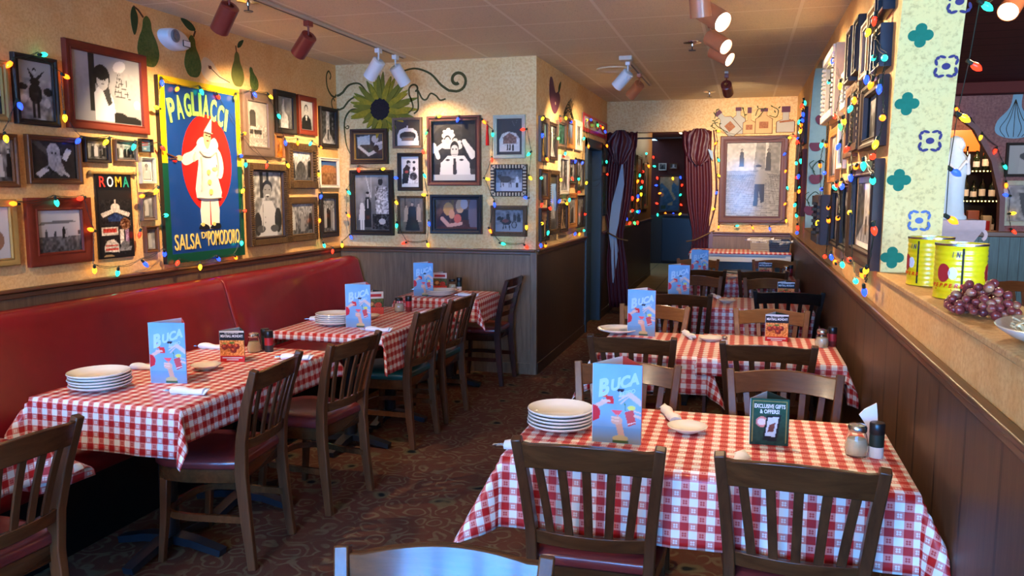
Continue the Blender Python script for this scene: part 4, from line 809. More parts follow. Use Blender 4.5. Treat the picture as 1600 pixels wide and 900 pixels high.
flat('painted_scroll', [scroll([(-3.30,2.50),(-3.37,2.57),(-3.47,2.56),(-3.54,2.49)],[(-3.57,2.475),(-3.594,2.47)],(.012,.022)), scroll([(-3.34,2.43),(-3.42,2.45),(-3.49,2.41)],[(-3.53,2.36),(-3.57,2.345),(-3.594,2.35)],(.01,.018)),
   (ribbon(smooth([(-3.33,2.33),(-3.45,2.34),(-3.52,2.25),(-3.52,2.1),(-3.50,2.0),(-3.46,1.93)]),(.02,.006)), m_scr), (ribbon(spiral(-3.495,2.19,.022,3.0,1,1,12),.008), m_scr)], wb, (0,6.71,0), 0, 'dark painted tendrils left of the sunflower')
flat('painted_scroll', [scroll([(-2.95,2.66),(-2.82,2.68),(-2.68,2.63),(-2.58,2.53),(-2.50,2.475)],spiral(-2.43,2.565,.095,-1.7,1.1,1),(.014,.03)), scroll([(-2.95,2.32),(-2.90,2.30),(-2.85,2.34),(-2.86,2.40),(-2.885,2.46)],spiral(-2.83,2.50,.055,3.1,.7,-1,14),(.01,.018)),
   (ribbon(smooth([(-2.84,2.29),(-2.80,2.33),(-2.80,2.44),(-2.80,2.49),(-2.76,2.42),(-2.72,2.41),(-2.68,2.46),(-2.63,2.44),(-2.59,2.40),(-2.54,2.41)]),.014), m_scr)], wb, (0,6.71,0), 0, 'dark painted tendrils right of the sunflower')
flat('painted_scroll', [(ribbon(smooth([(.0,-.02),(-.03,-.045),(-.10,-.03),(-.16,.03),(-.17,.12),(-.13,.17),(-.09,.14),(-.11,.10)]),(.02,.012)), m_scr), (ribbon(smooth([(.0,-.15),(-.06,-.16),(-.09,-.10),(-.06,-.06),(-.03,-.08)]),.012), m_scr)], wl, (-3.6,6.705,2.5), PI/2, 'tendril end curling onto the left wall')
# aubergine and garlic sketch on the side wall (y,z)
m_aub = plain('painted_aubergine', (92,50,72), .6, .3, var=.2, vs=8)
flat('painted_aubergine', [(closed([(-.22,.15),(-.12,.16),(.0,.05),(.12,.07),(.2,.02),(.14,-.07),(.0,-.145),(-.14,-.12),(-.24,0)]), m_aub), (lf(.12,.06,.16,.8), m_leaf), (ell(.0,-.05,.02,.015), m_cream)], ws, (-1.72,7.42,2.47), PI/2, 'painted purple aubergine on the side wall')
flat('painted_wheat', [(ribbon(smooth([(-.2+.08*i,-.13),(-.08+.06*i,.02),(.02+.05*i,.12-.02*abs(i-2))]),.01), m_ink) for i in range(5)]+[(ribbon(smooth([(-.22,-.06-.02*j),(0,.05-.03*j),(.25,-.07-.015*j)]),.008), m_ink) for j in range(3)], ws, (-1.72,8.0,2.42), PI/2, 'ink-drawn leafy stalks beside the aubergine')
# painted wine bottles on the far wall
m_bg = plain('painted_bottle_grey', (176,176,164), .7, .2, var=.12, vs=9); m_lab = stucco('painted_label', (150,100,70), (176,122,84), (120,70,56), 20, 60); m_wash = plain('painted_wash', (206,170,120), .7, .2, var=.1)
def bottle2d(cx, z0, w, hb, hn, wn, fill, lab=None, ang=0, cap=m_aub):
    P_ = [(-w/2,0),(w/2,0),(w/2,hb*.8),(wn/2,hb),(wn/2,hb+hn),(-wn/2,hb+hn),(-w/2*.28,hb),(-w/2,hb*.8)]; P_[6] = (-wn/2,hb)
    c, s = math.cos(ang), math.sin(ang); T = lambda q, k=1: [(cx+(c*x-s*y), z0+(s*x+c*y)) for x, y in q]
    out = [(T([(x*1.08,y-.006 if y == 0 else y+.004) for x, y in P_]), m_brownp), (T(P_), fill), (T([(-wn*.7,hb+hn*.6),(wn*.7,hb+hn*.6),(wn*.7,hb+hn*1.1),(-wn*.7,hb+hn*1.1)]), cap)]
    if lab: out.append((T([(-w*.28,hb*.28),(w*.28,hb*.28),(w*.28,hb*.66),(-w*.28,hb*.66)]), lab))
    return out
SH = bottle2d(-.10,2.31,.16,.22,.09,.05,m_bg,None)+bottle2d(.03,2.31,.14,.16,.14,.035,m_wash,m_lab)+bottle2d(.20,2.31,.19,.21,.08,.06,m_wash,m_lab)+bottle2d(.45,2.32,.2,.15,.14,.07,m_bg,None)+bottle2d(-.12,2.31,.17,.25,.1,.06,m_bg,m_lab,.72)
SH += [(ribbon([(.38,2.44),(.54,2.455)],.022), m_lab)]+[(ribbon(smooth(q),.008), m_leaf) for q in ([(-.22,2.33),(-.34,2.40),(-.38,2.46),(-.33,2.5)],[(-.38,2.5),(-.37,2.56),(-.36,2.61)],[(.10,2.52),(.13,2.6),(.19,2.58),(.13,2.5)],[(.26,2.52),(.34,2.5),(.36,2.58),(.30,2.62)],[(-.02,2.5),(-.04,2.58),(-.06,2.62)],[(-.34,2.45),(-.40,2.44),(-.41,2.40),(-.37,2.38)])]
SH += [(lf(x,z,.035,a), m_leaf) for x, z, a in ((-.38,2.55,2),(-.36,2.6,.5),(-.38,2.47,3),(-.33,2.43,.2),(.19,2.6,.3),(.13,2.61,2),(.30,2.62,2.5),(.36,2.6,.8),(.33,2.55,2),(-.04,2.6,2),(-.03,2.53,.3),(-.4,2.42,3.6))]
flat('painted_bottles', SH, wf, (0,10.35,0), 0, 'painted wine bottles and vines above the large framed photo')
# cherries on the second pillar lining; clovers and star flowers on the near one
m_chry = plain('painted_cherry', (128,26,44), .5, .3, var=.3, vs=20)
for z, dx in ((2.28,.10),(2.04,.06),(1.73,.07),(1.43,.04)):
    flat('painted_cherry', [(ribbon(smooth([(dx,.02),(dx-.03,.1),(dx+.03,.17),(dx+.07,.15)]),.008), m_leaf), (ribbon(smooth([(dx-.01,.06),(dx-.06,.13),(dx-.02,.17)]),.006), m_leaf), (closed([(dx-.06,0),(dx-.04,.035),(dx,.03),(dx+.05,.035),(dx+.06,0),(dx+.03,-.05),(dx-.03,-.05)]), m_chry)], wr, (RX, (8.272 if z < 1.7 else 8.22 if z < 2.1 else 8.15), z), 0)
m_clov = plain('painted_clover_green', (24,112,88), .7, .2, var=.2, vs=40); m_star = plain('painted_star_blue', (62,56,104), .7, .2, var=.2, vs=40); m_star2 = plain('painted_star_slate', (88,112,160), .7, .2, var=.2, vs=40)
def slope_obj(o, z): o.rotation_euler = (math.atan2(zy(z-.05)-zy(z+.05), .1)*1, 0, 0)
for x, z in ((.655,2.22),(.63,1.96),(.625,1.65),(.62,1.32)):
    o = flat('painted_clover', [(closed([(.041*(.62+.38*abs(math.cos(2*t))**.8)*math.cos(t)*1.15, .041*(.62+.38*abs(math.cos(2*t))**.8)*math.sin(t)*1.15) for t in [2*PI*i/32 for i in range(32)]],1), m_clov)], wr, (x, zy(z)-.0065, z)); slope_obj(o, z)
for x, z, mt in ((.78,2.335,m_star),(.76,2.10,m_star),(.73,1.81,m_star),(.715,1.48,m_star2)):
    sh = [(ell(0,0,.016,.013), mt)]
    for q in range(4):
        a = PI/4+q*PI/2
        for d in (-.42,.42): sh.append((ell(.041*math.cos(a+d*.9),.041*math.sin(a+d*.9),.013,.0055,math.degrees(a-d*1.2)), mt))
        sh.append((ell(.047*math.cos(a),.047*math.sin(a),.006,.008,math.degrees(a)), mt))
    o = flat('painted_star_flower', sh, wr, (x, zy(z)-.0065, z)); slope_obj(o, z)
# garlic on the bar room wall
m_garl = plain('painted_garlic', (126,172,200), .7, .2, var=.15, vs=6)
flat('painted_garlic', [(closed([(-.02,.3),(-.05,.12),(-.16,-.02),(-.17,-.14),(-.06,-.2),(.08,-.2),(.17,-.14),(.16,-.02),(.06,.12),(.07,.34),(.02,.28)]), m_garl)]+[(ribbon(smooth([(0,.2),(a*.5,.02),(a,-.1),(a*.6,-.19)]),.006), m_ink) for a in (-.13,-.07,0,.07,.13)], wbar, (2.72,9.75,2.37), 0, 'pale blue painted garlic bulb')

# ------------------------------------------------------------------ clown poster, city banner, tassel, striped banner
m_pb = plain('poster_blue', (16,62,134), .3, .4, var=.05, coat=.3); m_pg = plain('poster_green', (10,74,50), .3, .4, var=.05); m_py = plain('poster_yellow', (240,196,20), .3, .4, var=.03); m_pr = plain('poster_red', (222,34,22), .3, .4, var=.04); m_pw = plain('poster_white', (238,228,206), .4, .3, var=.03)
m_lime = plain('poster_lime', (176,226,110), .3, .4, var=0); m_gold = plain('poster_gold', (244,208,110), .3, .4, var=0); m_skin = plain('poster_skin', (226,176,128), .4, .3, var=0)
m_fold = plain('poster_fold_line', (188,172,146), .4, .3, var=0)
t = thing('clown_poster', (-3.598,4.754,1.735), PI/2, 'big blue sign with a white-clad clown on a red oval, lettered above and below', 'sign'); w, h = .42, .60
MB().box(-w,w,-.03,-.001,-h,h).build('board', M['black'], t); MB().box(-w+.002,w-.002,-.0315,-.03,-h+.002,h-.002).build('blue_field', m_pb, t)
m = MB(); m.box(-w,w,-.034,-.03,h-.045,h); m.box(-w,-w+.05,-.034,-.03,.05,h-.045); m.box(w-.05,w,-.034,-.03,.05,h-.045); m.build('yellow_border', m_py, t)
m = MB(); m.box(-w,w,-.034,-.03,-h,-h+.06); m.box(-w,-w+.05,-.034,-.03,-h+.06,.05); m.box(w-.05,w,-.034,-.03,-h+.06,.05); m.build('green_border', m_pg, t)
sh = [(ell(.03,.06,.265,.33,0,48), m_pr),
 (closed([(-.06,-.36),(.13,-.36),(.12,-.12),(.1,-.02),(-.03,-.02),(-.05,-.12)],2), m_pw), ([(.03,-.36),(.043,-.36),(.04,-.14),(.035,-.14)], m_pr),
 (closed([(-.1,-.15),(.16,-.15),(.13,.02),(.11,.18),(.1,.26),(.0,.28),(-.06,.25),(-.07,.1)],3), m_pw), (closed([(-.05,.26),(-.13,.2),(-.21,.17),(-.24,.12),(-.2,.09),(-.12,.12),(-.04,.16)],3), m_pw), (closed([(.08,.26),(.17,.2),(.2,.08),(.17,.0),(.12,.02),(.13,.1),(.07,.16)],3), m_pw),
 (closed([(-.08,.26),(-.02,.31),(.04,.27),(.11,.31),(.15,.25),(.1,.2),(.03,.19),(-.04,.2)],3), m_pw), (ell(-.26,.14,.03,.02), m_skin), (closed([(-.005,.27),(.0,.34),(.04,.36),(.07,.32),(.06,.27),(.03,.22)],3), m_skin), ([(.0,.35),(.075,.335),(.085,.455)], m_pw), (ell(.1,.07,.03,.016), m_skin),
 (closed([(-.09,-.385),(-.06,-.345),(.0,-.36),(.01,-.39)],3), M['black']), (closed([(.03,-.385),(.06,-.35),(.13,-.35),(.13,-.39)],3), M['black']), (ell(-.055,-.352,.018,.014), m_gold), (ell(.065,-.352,.018,.014), m_gold),
 (ell(.03,.045,.018,.02), m_gold), (ell(.035,-.03,.018,.02), m_gold), (ell(.045,-.105,.018,.022), m_gold), (ribbon([(-.29,.14),(-.38,.165)],.008), m_brownp), (ribbon([(-.29,.14),(-.36,.13)],.006), m_brownp), (ell(-.31,.115,.016,.008), m_pr), (ribbon([(.012,.325),(.03,.322)],.005), m_ink), (ribbon([(.045,.318),(.058,.315)],.005), m_ink), (ribbon([(.022,.285),(.04,.283)],.005), m_pr), (ribbon(smooth([(-.06,.2),(-.02,.17),(.05,.165),(.11,.2)]),.004), m_fold), (ribbon(smooth([(.12,.2),(.135,.1),(.12,.02)]),.004), m_fold), (ribbon(smooth([(-.05,.16),(-.045,.05),(-.06,-.1)]),.003), m_fold), (ribbon(smooth([(-.12,.12),(-.13,.16),(-.11,.19)]),.004), m_fold), (ribbon([(.0,.35),(.04,.345),(.078,.34)],.006), m_fold), (ribbon(smooth([(-.1,-.148),(.02,-.155),(.16,-.148)]),.004), m_fold)]
sh = sh[:1]+[([(x,-.4+(z+.4)*.9) for x, z in p_], mt) for p_, mt in sh[1:]]
o = flat('clown_figure', sh, t, (0,-.0318,0)); o['label'] = 'clown in a white suit and pointed hat on a red oval'
for i, (ch, x, z, a) in enumerate((('P',-.315,.395,.2),('A',-.238,.42,.18),('G',-.157,.442,.1),('L',-.082,.455,.03),('I',-.028,.457,0),('A',.032,.452,-.08),('C',.112,.432,-.14),('C',.19,.402,-.2),('I',.25,.375,-.22))):
    o = text_part(ch, 'upper_lettering', m_lime, t, .028 if ch == 'I' else .066, .155, (x,-.036,z-.005), (PI/2,0,0), 0, .03, .002); o.rotation_euler = (PI/2,-a,0)
text_part('SALSA', 'lower_lettering', m_gold, t, .26, .105, (-.215,-.036,-.465), bold=.01, ext=.002); text_part('DI', 'lower_lettering', m_gold, t, .055, .045, (-.045,-.036,-.43), bold=.01, ext=.002); text_part('POMODORO', 'lower_lettering', m_gold, t, .36, .105, (.175,-.036,-.455), bold=.01, ext=.002)
t = thing('city_banner', (-3.6,3.935,1.46), PI/2, 'narrow black hanging banner with coloured city name and drawn monuments', 'banner')
m = MB(); m.sweep([(-.17,-.012,.25),(.17,-.012,.25)],.016,.016,n=8); m.ball((-.175,-.012,.25),.014); m.ball((.175,-.012,.25),.014); m.build('hanging_rod', M['fr_gold'], t)
MB().box(-.14,.14,-.011,-.003,-.25,.25).build('cloth', M['black'], t)
def A_ban(p):
    p.g((.10,.09,.09),(.13,.12,.12)); W_ = (.78,.74,.68); R_ = (.72,.25,.2); B_ = (.12,.2,.36)
    p.p([(.05,.66),(.5,.74),(.95,.66),(.9,.6),(.5,.68),(.12,.6)],W_).e(.5,.74,.14,.1,W_).r_(.47,.53,.8,.86,W_).p([(.25,.6),(.5,.67),(.75,.6),(.7,.54),(.3,.54)],B_).n(.2,2,.5,.86,.05,.95)
    p.r_(.06,.56,.34,.46,W_).r_(.1,.5,.38,.44,R_).n(.35,2,.34,.48,.05,.56).r_(.6,.72,.2,.42,W_).r_(.78,.88,.2,.42,(.6,.5,.6)).n(.4,2,.16,.42,.6,.9).e(.78,.5,.16,.14,(.45,.3,.2)).n(.5,2,.42,.6,.62,.98).p([(.12,.1),(.55,.08),(.56,.2),(.4,.28),(.2,.26),(.12,.18)],W_).r_(.15,.54,.12,.15,R_).r_(.15,.52,.18,.2,R_).n(.4,2,.08,.28,.1,.58)
    return p.p([(.56,.1),(.92,.1),(.96,.16),(.6,.16)],(.5,.5,.5)).e(.75,.18,.14,.1,(.4,.4,.4)).n(.2,2,.05,.24,.55,.97).p([(.08,.03),(.4,.03),(.3,.06),(.15,.06)],(.6,.5,.35))
A_ban(P(.26,.40,.1,.004)).mesh('monument_drawing', M['card'], t, -.0125).location.z = -.05
for ch, x, c in (('R',-.09,(214,60,50)),('O',-.03,(236,232,224)),('M',.035,(232,170,50)),('A',.095,(40,150,120))): text_part(ch,'city_lettering',plain('ink_'+ch,c,.6,.2,var=0),t,.048,.062,(x,-.0135,.20),bold=.015,ext=.001)
t = thing('red_tassel', (-2.152,6.695,2.13), 0, 'thin red tassel hanging between two frames on the back wall', 'ornament'); m = MB(); m.lathe([(.003,.05),(.008,.035),(.01,.02),(.009,0),(.014,-.05),(.016,-.13)], 10); m.build('fringe', plain('tassel_red',(190,26,24),.7,.2,var=.3,vs=200), t); m = MB(); m.sweep([(0,0,.05),(0,.004,.085)],.003,.003,n=6); m.ball((0,0,.07),.007); m.build('cord', M['fr_gold'], t)
t = thing('striped_banner', (-1.715,9.46,2.36), PI/2, 'red and white fringed scarf banner above the blue door', 'banner')
m = MB(); m.loft([[(x,-.004-.008*math.sin(x*9)**2,z) for z in (.10,-.10)]+[(x,-.001-.008*math.sin(x*9)**2,z) for z in (-.10,.10)] for x in [-.78+1.56*i/24 for i in range(25)]]); m.build('cloth', m_pw, t)
flat('red_stripes', [([(-.78,.07),(.78,.07),(.78,.098),(-.78,.098)], m_pr), ([(-.78,-.098),(.78,-.098),(.78,-.055),(-.78,-.055)], m_pr), ([(-.78,-.1),(-.72,-.1),(-.72,.1),(-.78,.1)], m_pr), ([(.72,-.1),(.78,-.1),(.78,.1),(.72,.1)], m_pr), (ell(.12,.01,.09,.045), M['black']), (ell(-.3,.01,.16,.045), m_pr), (ell(.5,.01,.12,.045), m_pr)], t, (0,-.013,0))
# pennant on the end wall
t = thing('pennant', (-1.15,18.245,1.33), 0, 'small copper-coloured triangular pennant right of the map on the end wall', 'pennant'); flat('cloth', [([(-.09,.16),(.09,.16),(0,-.18)], flatm('pennant_copper',(130,80,50))), ([(-.05,.12),(.05,.12),(0,-.1)], flatm('pennant_dark',(60,30,26)))], t)

# ------------------------------------------------------------------ string lights
bulb_proto = {}
def sock_bulb(col):
    if col in bulb_proto: return bulb_proto[col]
    m = MB(); m.lathe([(.006,-.012),(.0125,-.022),(.0155,-.034),(.0135,-.048),(.007,-.060),(.001,-.066)], 10); b = m.build('bulb', M['bulb_'+col]); me = b.data; bpy.data.objects.remove(b)
    m = MB(); m.lathe([(.005,.012),(.009,.008),(.0095,-.016),(.008,-.018)], 8); s_ = m.build('socket', M['green_cord']); ms = s_.data; bpy.data.objects.remove(s_); bulb_proto[col] = (me, ms); return bulb_proto[col]
COLN = {'r':'red','o':'orange','y':'yellow','g':'green','t':'turquoise','b':'blue'}
def string_lights(pl, data, off, label, sc_=.84, maxgap=.9):
    pts = [(int(a)/100, int(b)/100, c) for a, b, c in (q.split(',') for q in data.split())]; fn, rz = PLANES[pl]; rd = random.Random(len(pts))
    t = thing('string_lights', (0,0,0), 0, label, 'string lights', None); todo = pts[:]; cur = min(todo, key=lambda p: (p[0]+p[1]*.2)); todo.remove(cur); order = [cur]
    while todo:
        nx = min(todo, key=lambda p: math.hypot(p[0]-cur[0], (p[1]-cur[1])*1.1)); todo.remove(nx); order.append(nx); cur = nx
    nv = Vector({'L':(1,0,0),'S':(1,0,0),'C':(1,0,0),'W':(-1,0,0)}.get(pl, (0,-1,0))); V = [Vector(fn(p[0],p[1]))+nv*off for p in order]; m = MB(); seg = []
    for i in range(len(V)-1):
        if (V[i+1]-V[i]).length > maxgap: continue
        n = 7; L = (V[i+1]-V[i]).length; dn = Vector((0,0,-1))*L*.10
        for s in (0,1):
            PP = [V[i].lerp(V[i+1], k/n)+dn*4*(k/n)*(1-k/n)*(1-.5*s)-nv*.008+nv*.004*math.sin(k*2.2+s*3)+Vector((0,0,.016*sc_)) for k in range(n+1)]
            m.sweep(PP, .0035*sc_, .0035*sc_, n=4, up=tuple(nv))
    m.build('cord', M['green_cord'], t)
    for p, v in zip(order, V):
        mb, ms = sock_bulb(p[2]); b = bpy.data.objects.new('bulb', mb); C.objects.link(b); b.parent = t; b.location = v; b['label'] = COLN[p[2]]+' bulb'
        b.rotation_euler = (rd.uniform(-.5,.5), rd.uniform(-.9,.9), 0) if rd.random() < .75 else (rd.uniform(-.3,.3), rd.choice((-1,1))*rd.uniform(1.2,1.9), 0)
        if pl in 'LSCW': b.rotation_euler = (b.rotation_euler[1], b.rotation_euler[0], 0)
        b.scale = (sc_,)*3; s = bpy.data.objects.new('socket', ms); C.objects.link(s); s.parent = b
    return t
string_lights('L','343,231,t 327,226,o 328,206,b 357,223,o 357,203,y 319,189,y 367,190,b 388,191,y 409,190,t 430,190,r 347,157,t 367,157,r 324,154,o 373,138,o 371,118,y 389,115,t 409,118,b 409,137,r 415,158,o 427,163,y 429,145,t 429,123,b', .05, 'coloured light string around the black city banner at the left end of the wall')
string_lights('L','434,231,b 450,228,o 471,230,t 489,228,r 511,230,y 431,212,y 532,235,b 552,235,y 517,202,o 511,186,b 520,183,t 517,163,y 513,145,r 511,125,t 442,116,r 463,112,y 481,115,b 502,114,o 564,222,t 593,203,o 574,202,b 616,203,t 627,199,o 575,184,y 548,183,r 626,178,y 630,159,b 625,138,o 630,116,t 647,110,r', .055, 'coloured light string around the clown sign and the frames to its right')
string_lights('B','-355,114,y -350,141,o -349,162,t -347,121,b -337,183,r -315,180,y -303,173,b -302,153,y -300,133,t -291,115,r -271,116,y -269,135,b -270,157,y -274,177,t -274,198,r -269,214,g -261,225,y -240,225,b -219,222,o -209,212,t -210,190,r -217,172,y -208,152,b -213,129,o -203,116,t -181,115,r -179,133,y -177,155,b -177,174,y -175,194,t -179,213,r', .055, 'coloured light string winding between the frames of the back wall')
string_lights('S','676,224,y 672,211,b 683,191,o 671,172,t 672,152,r 668,133,y 666,117,b 686,115,o 695,127,t 695,148,r 739,230,r 761,232,y 785,229,b 736,210,g 765,199,t 754,194,r 814,194,b 852,193,b 743,173,y 790,176,r 829,176,t 875,173,y 744,154,b 785,155,t 764,151,y 833,159,r 870,138,r 818,119,b 839,118,o 864,118,t 868,237,y 898,239,b 935,240,g 952,237,r 970,239,o 984,236,b 880,213,o 858,219,t 1000,220,o 1002,200,t 1003,184,r', .055, 'coloured light string over the side wall and around the blue door', maxgap=1.3)
string_lights('F','-36,235,y -34,222,o -33,202,t -33,182,y -32,162,b -34,141,y -29,120,o -10,118,t 10,119,o 31,118,b 50,128,y 50,148,o 49,168,t 48,188,o 47,208,b 47,225,y 54,229,r', .055, 'coloured light string framing the large photo on the far wall')
string_lights('C','1180,203,r 1193,198,o 1218,198,b 1182,189,r 1226,179,o 1185,160,t 1243,155,r 1175,146,o 1178,166,g 1329,190,t 1368,194,r 1316,182,o 1354,181,r 1360,172,t 1352,161,y 1312,158,b 1321,151,o 1259,135,r 1339,132,b 1309,129,t 1166,125,b 1235,116,r 1262,116,g 1311,115,r 1153,117,y 1420,226,t 1440,210,o', .06, 'coloured light string along the dim corridor wall behind the left curtain', 1.3)
string_lights('E','-189,216,t -189,196,r -154,195,y -138,197,b -132,180,r -132,157,t -184,175,b -186,156,o -192,136,r -138,135,r -185,114,t -171,116,o -152,116,b -132,115,y -197,242,r', .06, 'coloured light string around the map on the end wall', 1.4)
string_lights('W','388,237,r 383,218,t 358,214,t 402,234,y 385,209,o 364,205,b 404,214,b 448,209,o 355,190,o 363,182,y 565,246,b 581,245,y 585,234,t 516,225,y 584,213,r 537,208,r 512,201,g 493,202,y 588,194,o 500,189,b 457,185,r 452,205,t 613,196,t 376,174,r 402,175,t 424,173,o 448,170,b 363,147,r 380,119,b 390,125,o 410,119,t 430,126,r 466,123,t 493,119,o 524,123,b 560,119,r 550,151,o 550,144,o 491,146,o 439,149,y 532,165,t 477,165,b 511,166,r 485,167,o 631,182,o 591,173,b 600,162,b 610,141,y 372,167,t 374,128,y', .06, 'coloured light string over the frames of the right wall beside the painted pillar')
string_lights('W','835,249,t 835,246,r 838,240,o 845,239,b 857,233,b 860,223,y 864,230,o 869,220,t 872,234,t 877,227,o 880,214,r 884,209,r 900,215,b 889,149,t 880,138,t 850,128,r 839,163,o 848,166,t 894,175,r 845,194,t 918,193,t 857,179,b 847,121,b', .06, 'coloured light string on the right wall beyond the cherry pillar', 1.0)
string_lights('A','213,251,o 229,238,b 241,222,y 256,207,r 263,190,t 267,171,o 272,156,b 272,137,y 275,121,r', .05, 'coloured light string along the bar arch', 1.2)
t = thing('string_lights', (0,0,0), 0, 'big coloured bulbs hanging down the back edge of the painted pillar', 'string lights'); VV = [(.86,3.62,2.34),(.85,3.68,2.12),(.83,3.72,1.92),(.82,3.76,1.70),(.82,3.76,1.50)]; m = MB(); m.sweep([(.83,3.74,2.6)]+VV, .004, .004, n=5, up=(1,0,0)); m.build('cord', M['green_cord'], t)
for v, c in zip(VV, 'trybo'):
    mb, ms = sock_bulb(c); b = bpy.data.objects.new('bulb', mb); C.objects.link(b); b.parent = t; b.location = v; b.rotation_euler = (.3,-1.0,0); b['label'] = COLN[c]+' bulb'; s = bpy.data.objects.new('socket', ms); C.objects.link(s); s.parent = b

# ------------------------------------------------------------------ track lighting and ceiling fittings
def track(x, y0, y1, label, feed=None):
    t = thing('lighting_track', (x, 0, 2.74), 0, label, 'lighting track'); MB().box(-.018,.018,y0,y1,-.022,0).build('rail', M['track'], t, bevel=.003); MB().box(-.006,.006,y0+.02,y1-.02,-.024,-.02).build('slot', M['black'], t)
    if feed is not None: MB().box(-.055,.055,feed-.09,feed+.02,-.035,0).build('feed_box', M['track'], t, bevel=.005)
    return t
track(-2.80, .6, 6.42, 'long ceiling track parallel to the left wall'); track(-1.0, 6.95, 8.75, 'short ceiling track above the aisle carrying one white and one copper head', 7.0); track(-.25, .6, 6.45, 'long ceiling track carrying the lit copper heads'); track(-.2, 8.05, 8.2, 'single white ceiling canopy carrying the dark red head')
track(1.35, 1.0, 5.6, 'ceiling track in the bar room')
def track_head(x, y, aim, mat, label, power, group, drop=.09, face='lamp_in', L=.17, R=.052, size=82, col=(1,.70,.40), blend=1.0):
    t = thing('track_light', (x,y,2.718), 0, label, 'track light', group); d = (Vector(aim)-Vector((x,y,2.6))).normalized(); q = d.to_track_quat('-Z','Y')
    MB().box(-.02,.02,-.03,.03,-.035,0).build('adapter', M[mat], t, bevel=.003)
    m = MB(); m.sweep([(0,0,-.03),(0,0,-drop)], .013, .013, n=8); m.build('stem', M[mat], t)
    piv = Vector((0,0,-drop)); o0 = piv+d*.055+Vector((0,0,-.012))
    m = MB(); m.lathe([(.02,L*.42),(R*.8,L*.42),(R,L*.38),(R,-L*.58),(R-.004,-L*.58),(R-.004,-L*.40),(.012,-L*.38)], 28, cap=False); c = m.build('can', M[mat], t); c.location = o0; c.rotation_euler = q.to_euler()
    m = MB(); m.lathe([(R-.005,-L*.50),(R*.5,-L*.46),(.002,-L*.44)], 24, cap=False); f = m.build('lamp_face', M[face], t); f.location = o0; f.rotation_euler = q.to_euler()
    if power:
        l = bpy.data.lights.new('lamp_beam','SPOT'); l.energy = power; l.color = col; l.spot_size = math.radians(size); l.spot_blend = blend; l.shadow_soft_size = .035
        b = bpy.data.objects.new('lamp_beam', l); C.objects.link(b); b.parent = t; b.location = o0+d*(L*.62); b.rotation_euler = q.to_euler()
    return t
TL = 'track heads aimed at the left and back walls'; TR = 'lit copper track heads aimed at the right wall'
WARM = (1,.70,.38)
track_head(-2.78, 3.98, (-3.6,4.3,1.7), 'lamp_red', 'dark red track head cut off by the top edge of the picture', 80, TL)
track_head(-2.80, 4.86, (-3.6,5.2,1.9), 'lamp_red', 'dark red track head alone on the left track, above the pears', 80, TL)
track_head(-2.80, 5.92, (-3.6,6.2,1.7), 'lamp_white', 'white track head in front of the sunflower, left of two', 55, TL)
track_head(-2.80, 6.24, (-2.5,6.71,1.9), 'lamp_white', 'white track head pointing down, right of two before the sunflower', 34, TL)
track_head(-1.0, 7.08, (-1.72,7.4,1.9), 'lamp_white', 'white track head at the start of the short aisle track', 60, 'aisle track heads')
track_head(-1.0, 7.85, (-1.72,8.5,1.9), 'lamp_copper', 'copper track head behind the white one on the short aisle track', 50, 'aisle track heads')
track_head(-.25, 4.80, (.50,4.15,2.0), 'lamp_copper', 'biggest lit copper track head, nearest of the three', 90, TR, face='lamp_on', L=.19, R=.058)
track_head(-.25, 5.62, (.56,5.0,2.0), 'lamp_copper', 'middle lit copper track head of the three', 90, TR, face='lamp_on')
track_head(-.25, 6.15, (.56,5.75,2.1), 'lamp_copper', 'farthest lit copper track head, half behind the others', 90, TR, face='lamp_on')
track_head(-.2, 8.12, (.05,10.3,1.7), 'lamp_red', 'dark red track head hanging before the painted bottles', 130, None)
track_head(1.35, 4.95, (.9,4.2,2.0), 'lamp_copper', 'pink-brown lit track head in the bar room, top right', 60, None, face='lamp_on')
track_head(1.35, 3.2, (2.6,9.7,1.9), 'lamp_copper', 'added unseen copper track head brightening the bar room wall', 160, None, size=50)  # extra head added out of view to brighten the plum wall
track_head(1.35, 2.2, (2.4,7.0,.8), 'lamp_copper', 'added unseen copper track head in the bar room, nearest the camera', 90, None, size=60)  # second added head, out of view, fill for the bar room
for x, y, aim, p, s_ in ((-2.80,1.9,(-3.6,2.6,1.5),50,64),(-.25,3.4,(-.1,3.0,.76),46,60),(-.25,1.6,(-.1,2.8,.76),16,70),(-2.80,2.6,(-2.3,3.1,.76),40,64),(-.25,4.2,(-.1,4.6,.76),44,64),(-2.80,3.0,(-2.5,4.2,.76),34,64)):
    track_head(x, y, aim, 'lamp_copper', {1.9:'copper track head on the left track, nearest the camera',3.4:'copper track head on the right track just behind the lit ones',1.6:'copper track head on the right track, nearest the camera',2.6:'copper track head on the left track, second from the camera',4.2:'copper track head on the right track aimed at the second row',3.0:'copper track head on the left track, third from the camera'}[y], p, 'track heads near the camera', size=s_)
for i, (x, y) in enumerate(((-1.6,-2.2),(-1.6,-.8))):  # unseen globes added as warm fill, mainly to lift the ceiling
    t = thing('fill_globe', (x,y,2.74), 0, ('added fill-light globe behind the camera, farther back','added fill-light globe behind the camera, nearer the tables')[i], 'fill lamp', 'added fill globes'); m = MB(); m.sweep([(0,0,0),(0,0,-.16)],.008,.008,n=6); m.build('cord', M['black'], t); m = MB(); m.ball((0,0,-.26),.11,n=20,k=12); m.build('globe', glow('fill_globe_glow',(255,226,180),4), t, ang=80)
    for dz in (-.26,):
        l = bpy.data.lights.new('fill_globe_light','POINT'); l.energy = 110; l.color = (1,.78,.52); l.shadow_soft_size = .13; b = bpy.data.objects.new('fill_globe_light', l); C.objects.link(b); b.parent = t; b.location = (0,0,dz-.0)
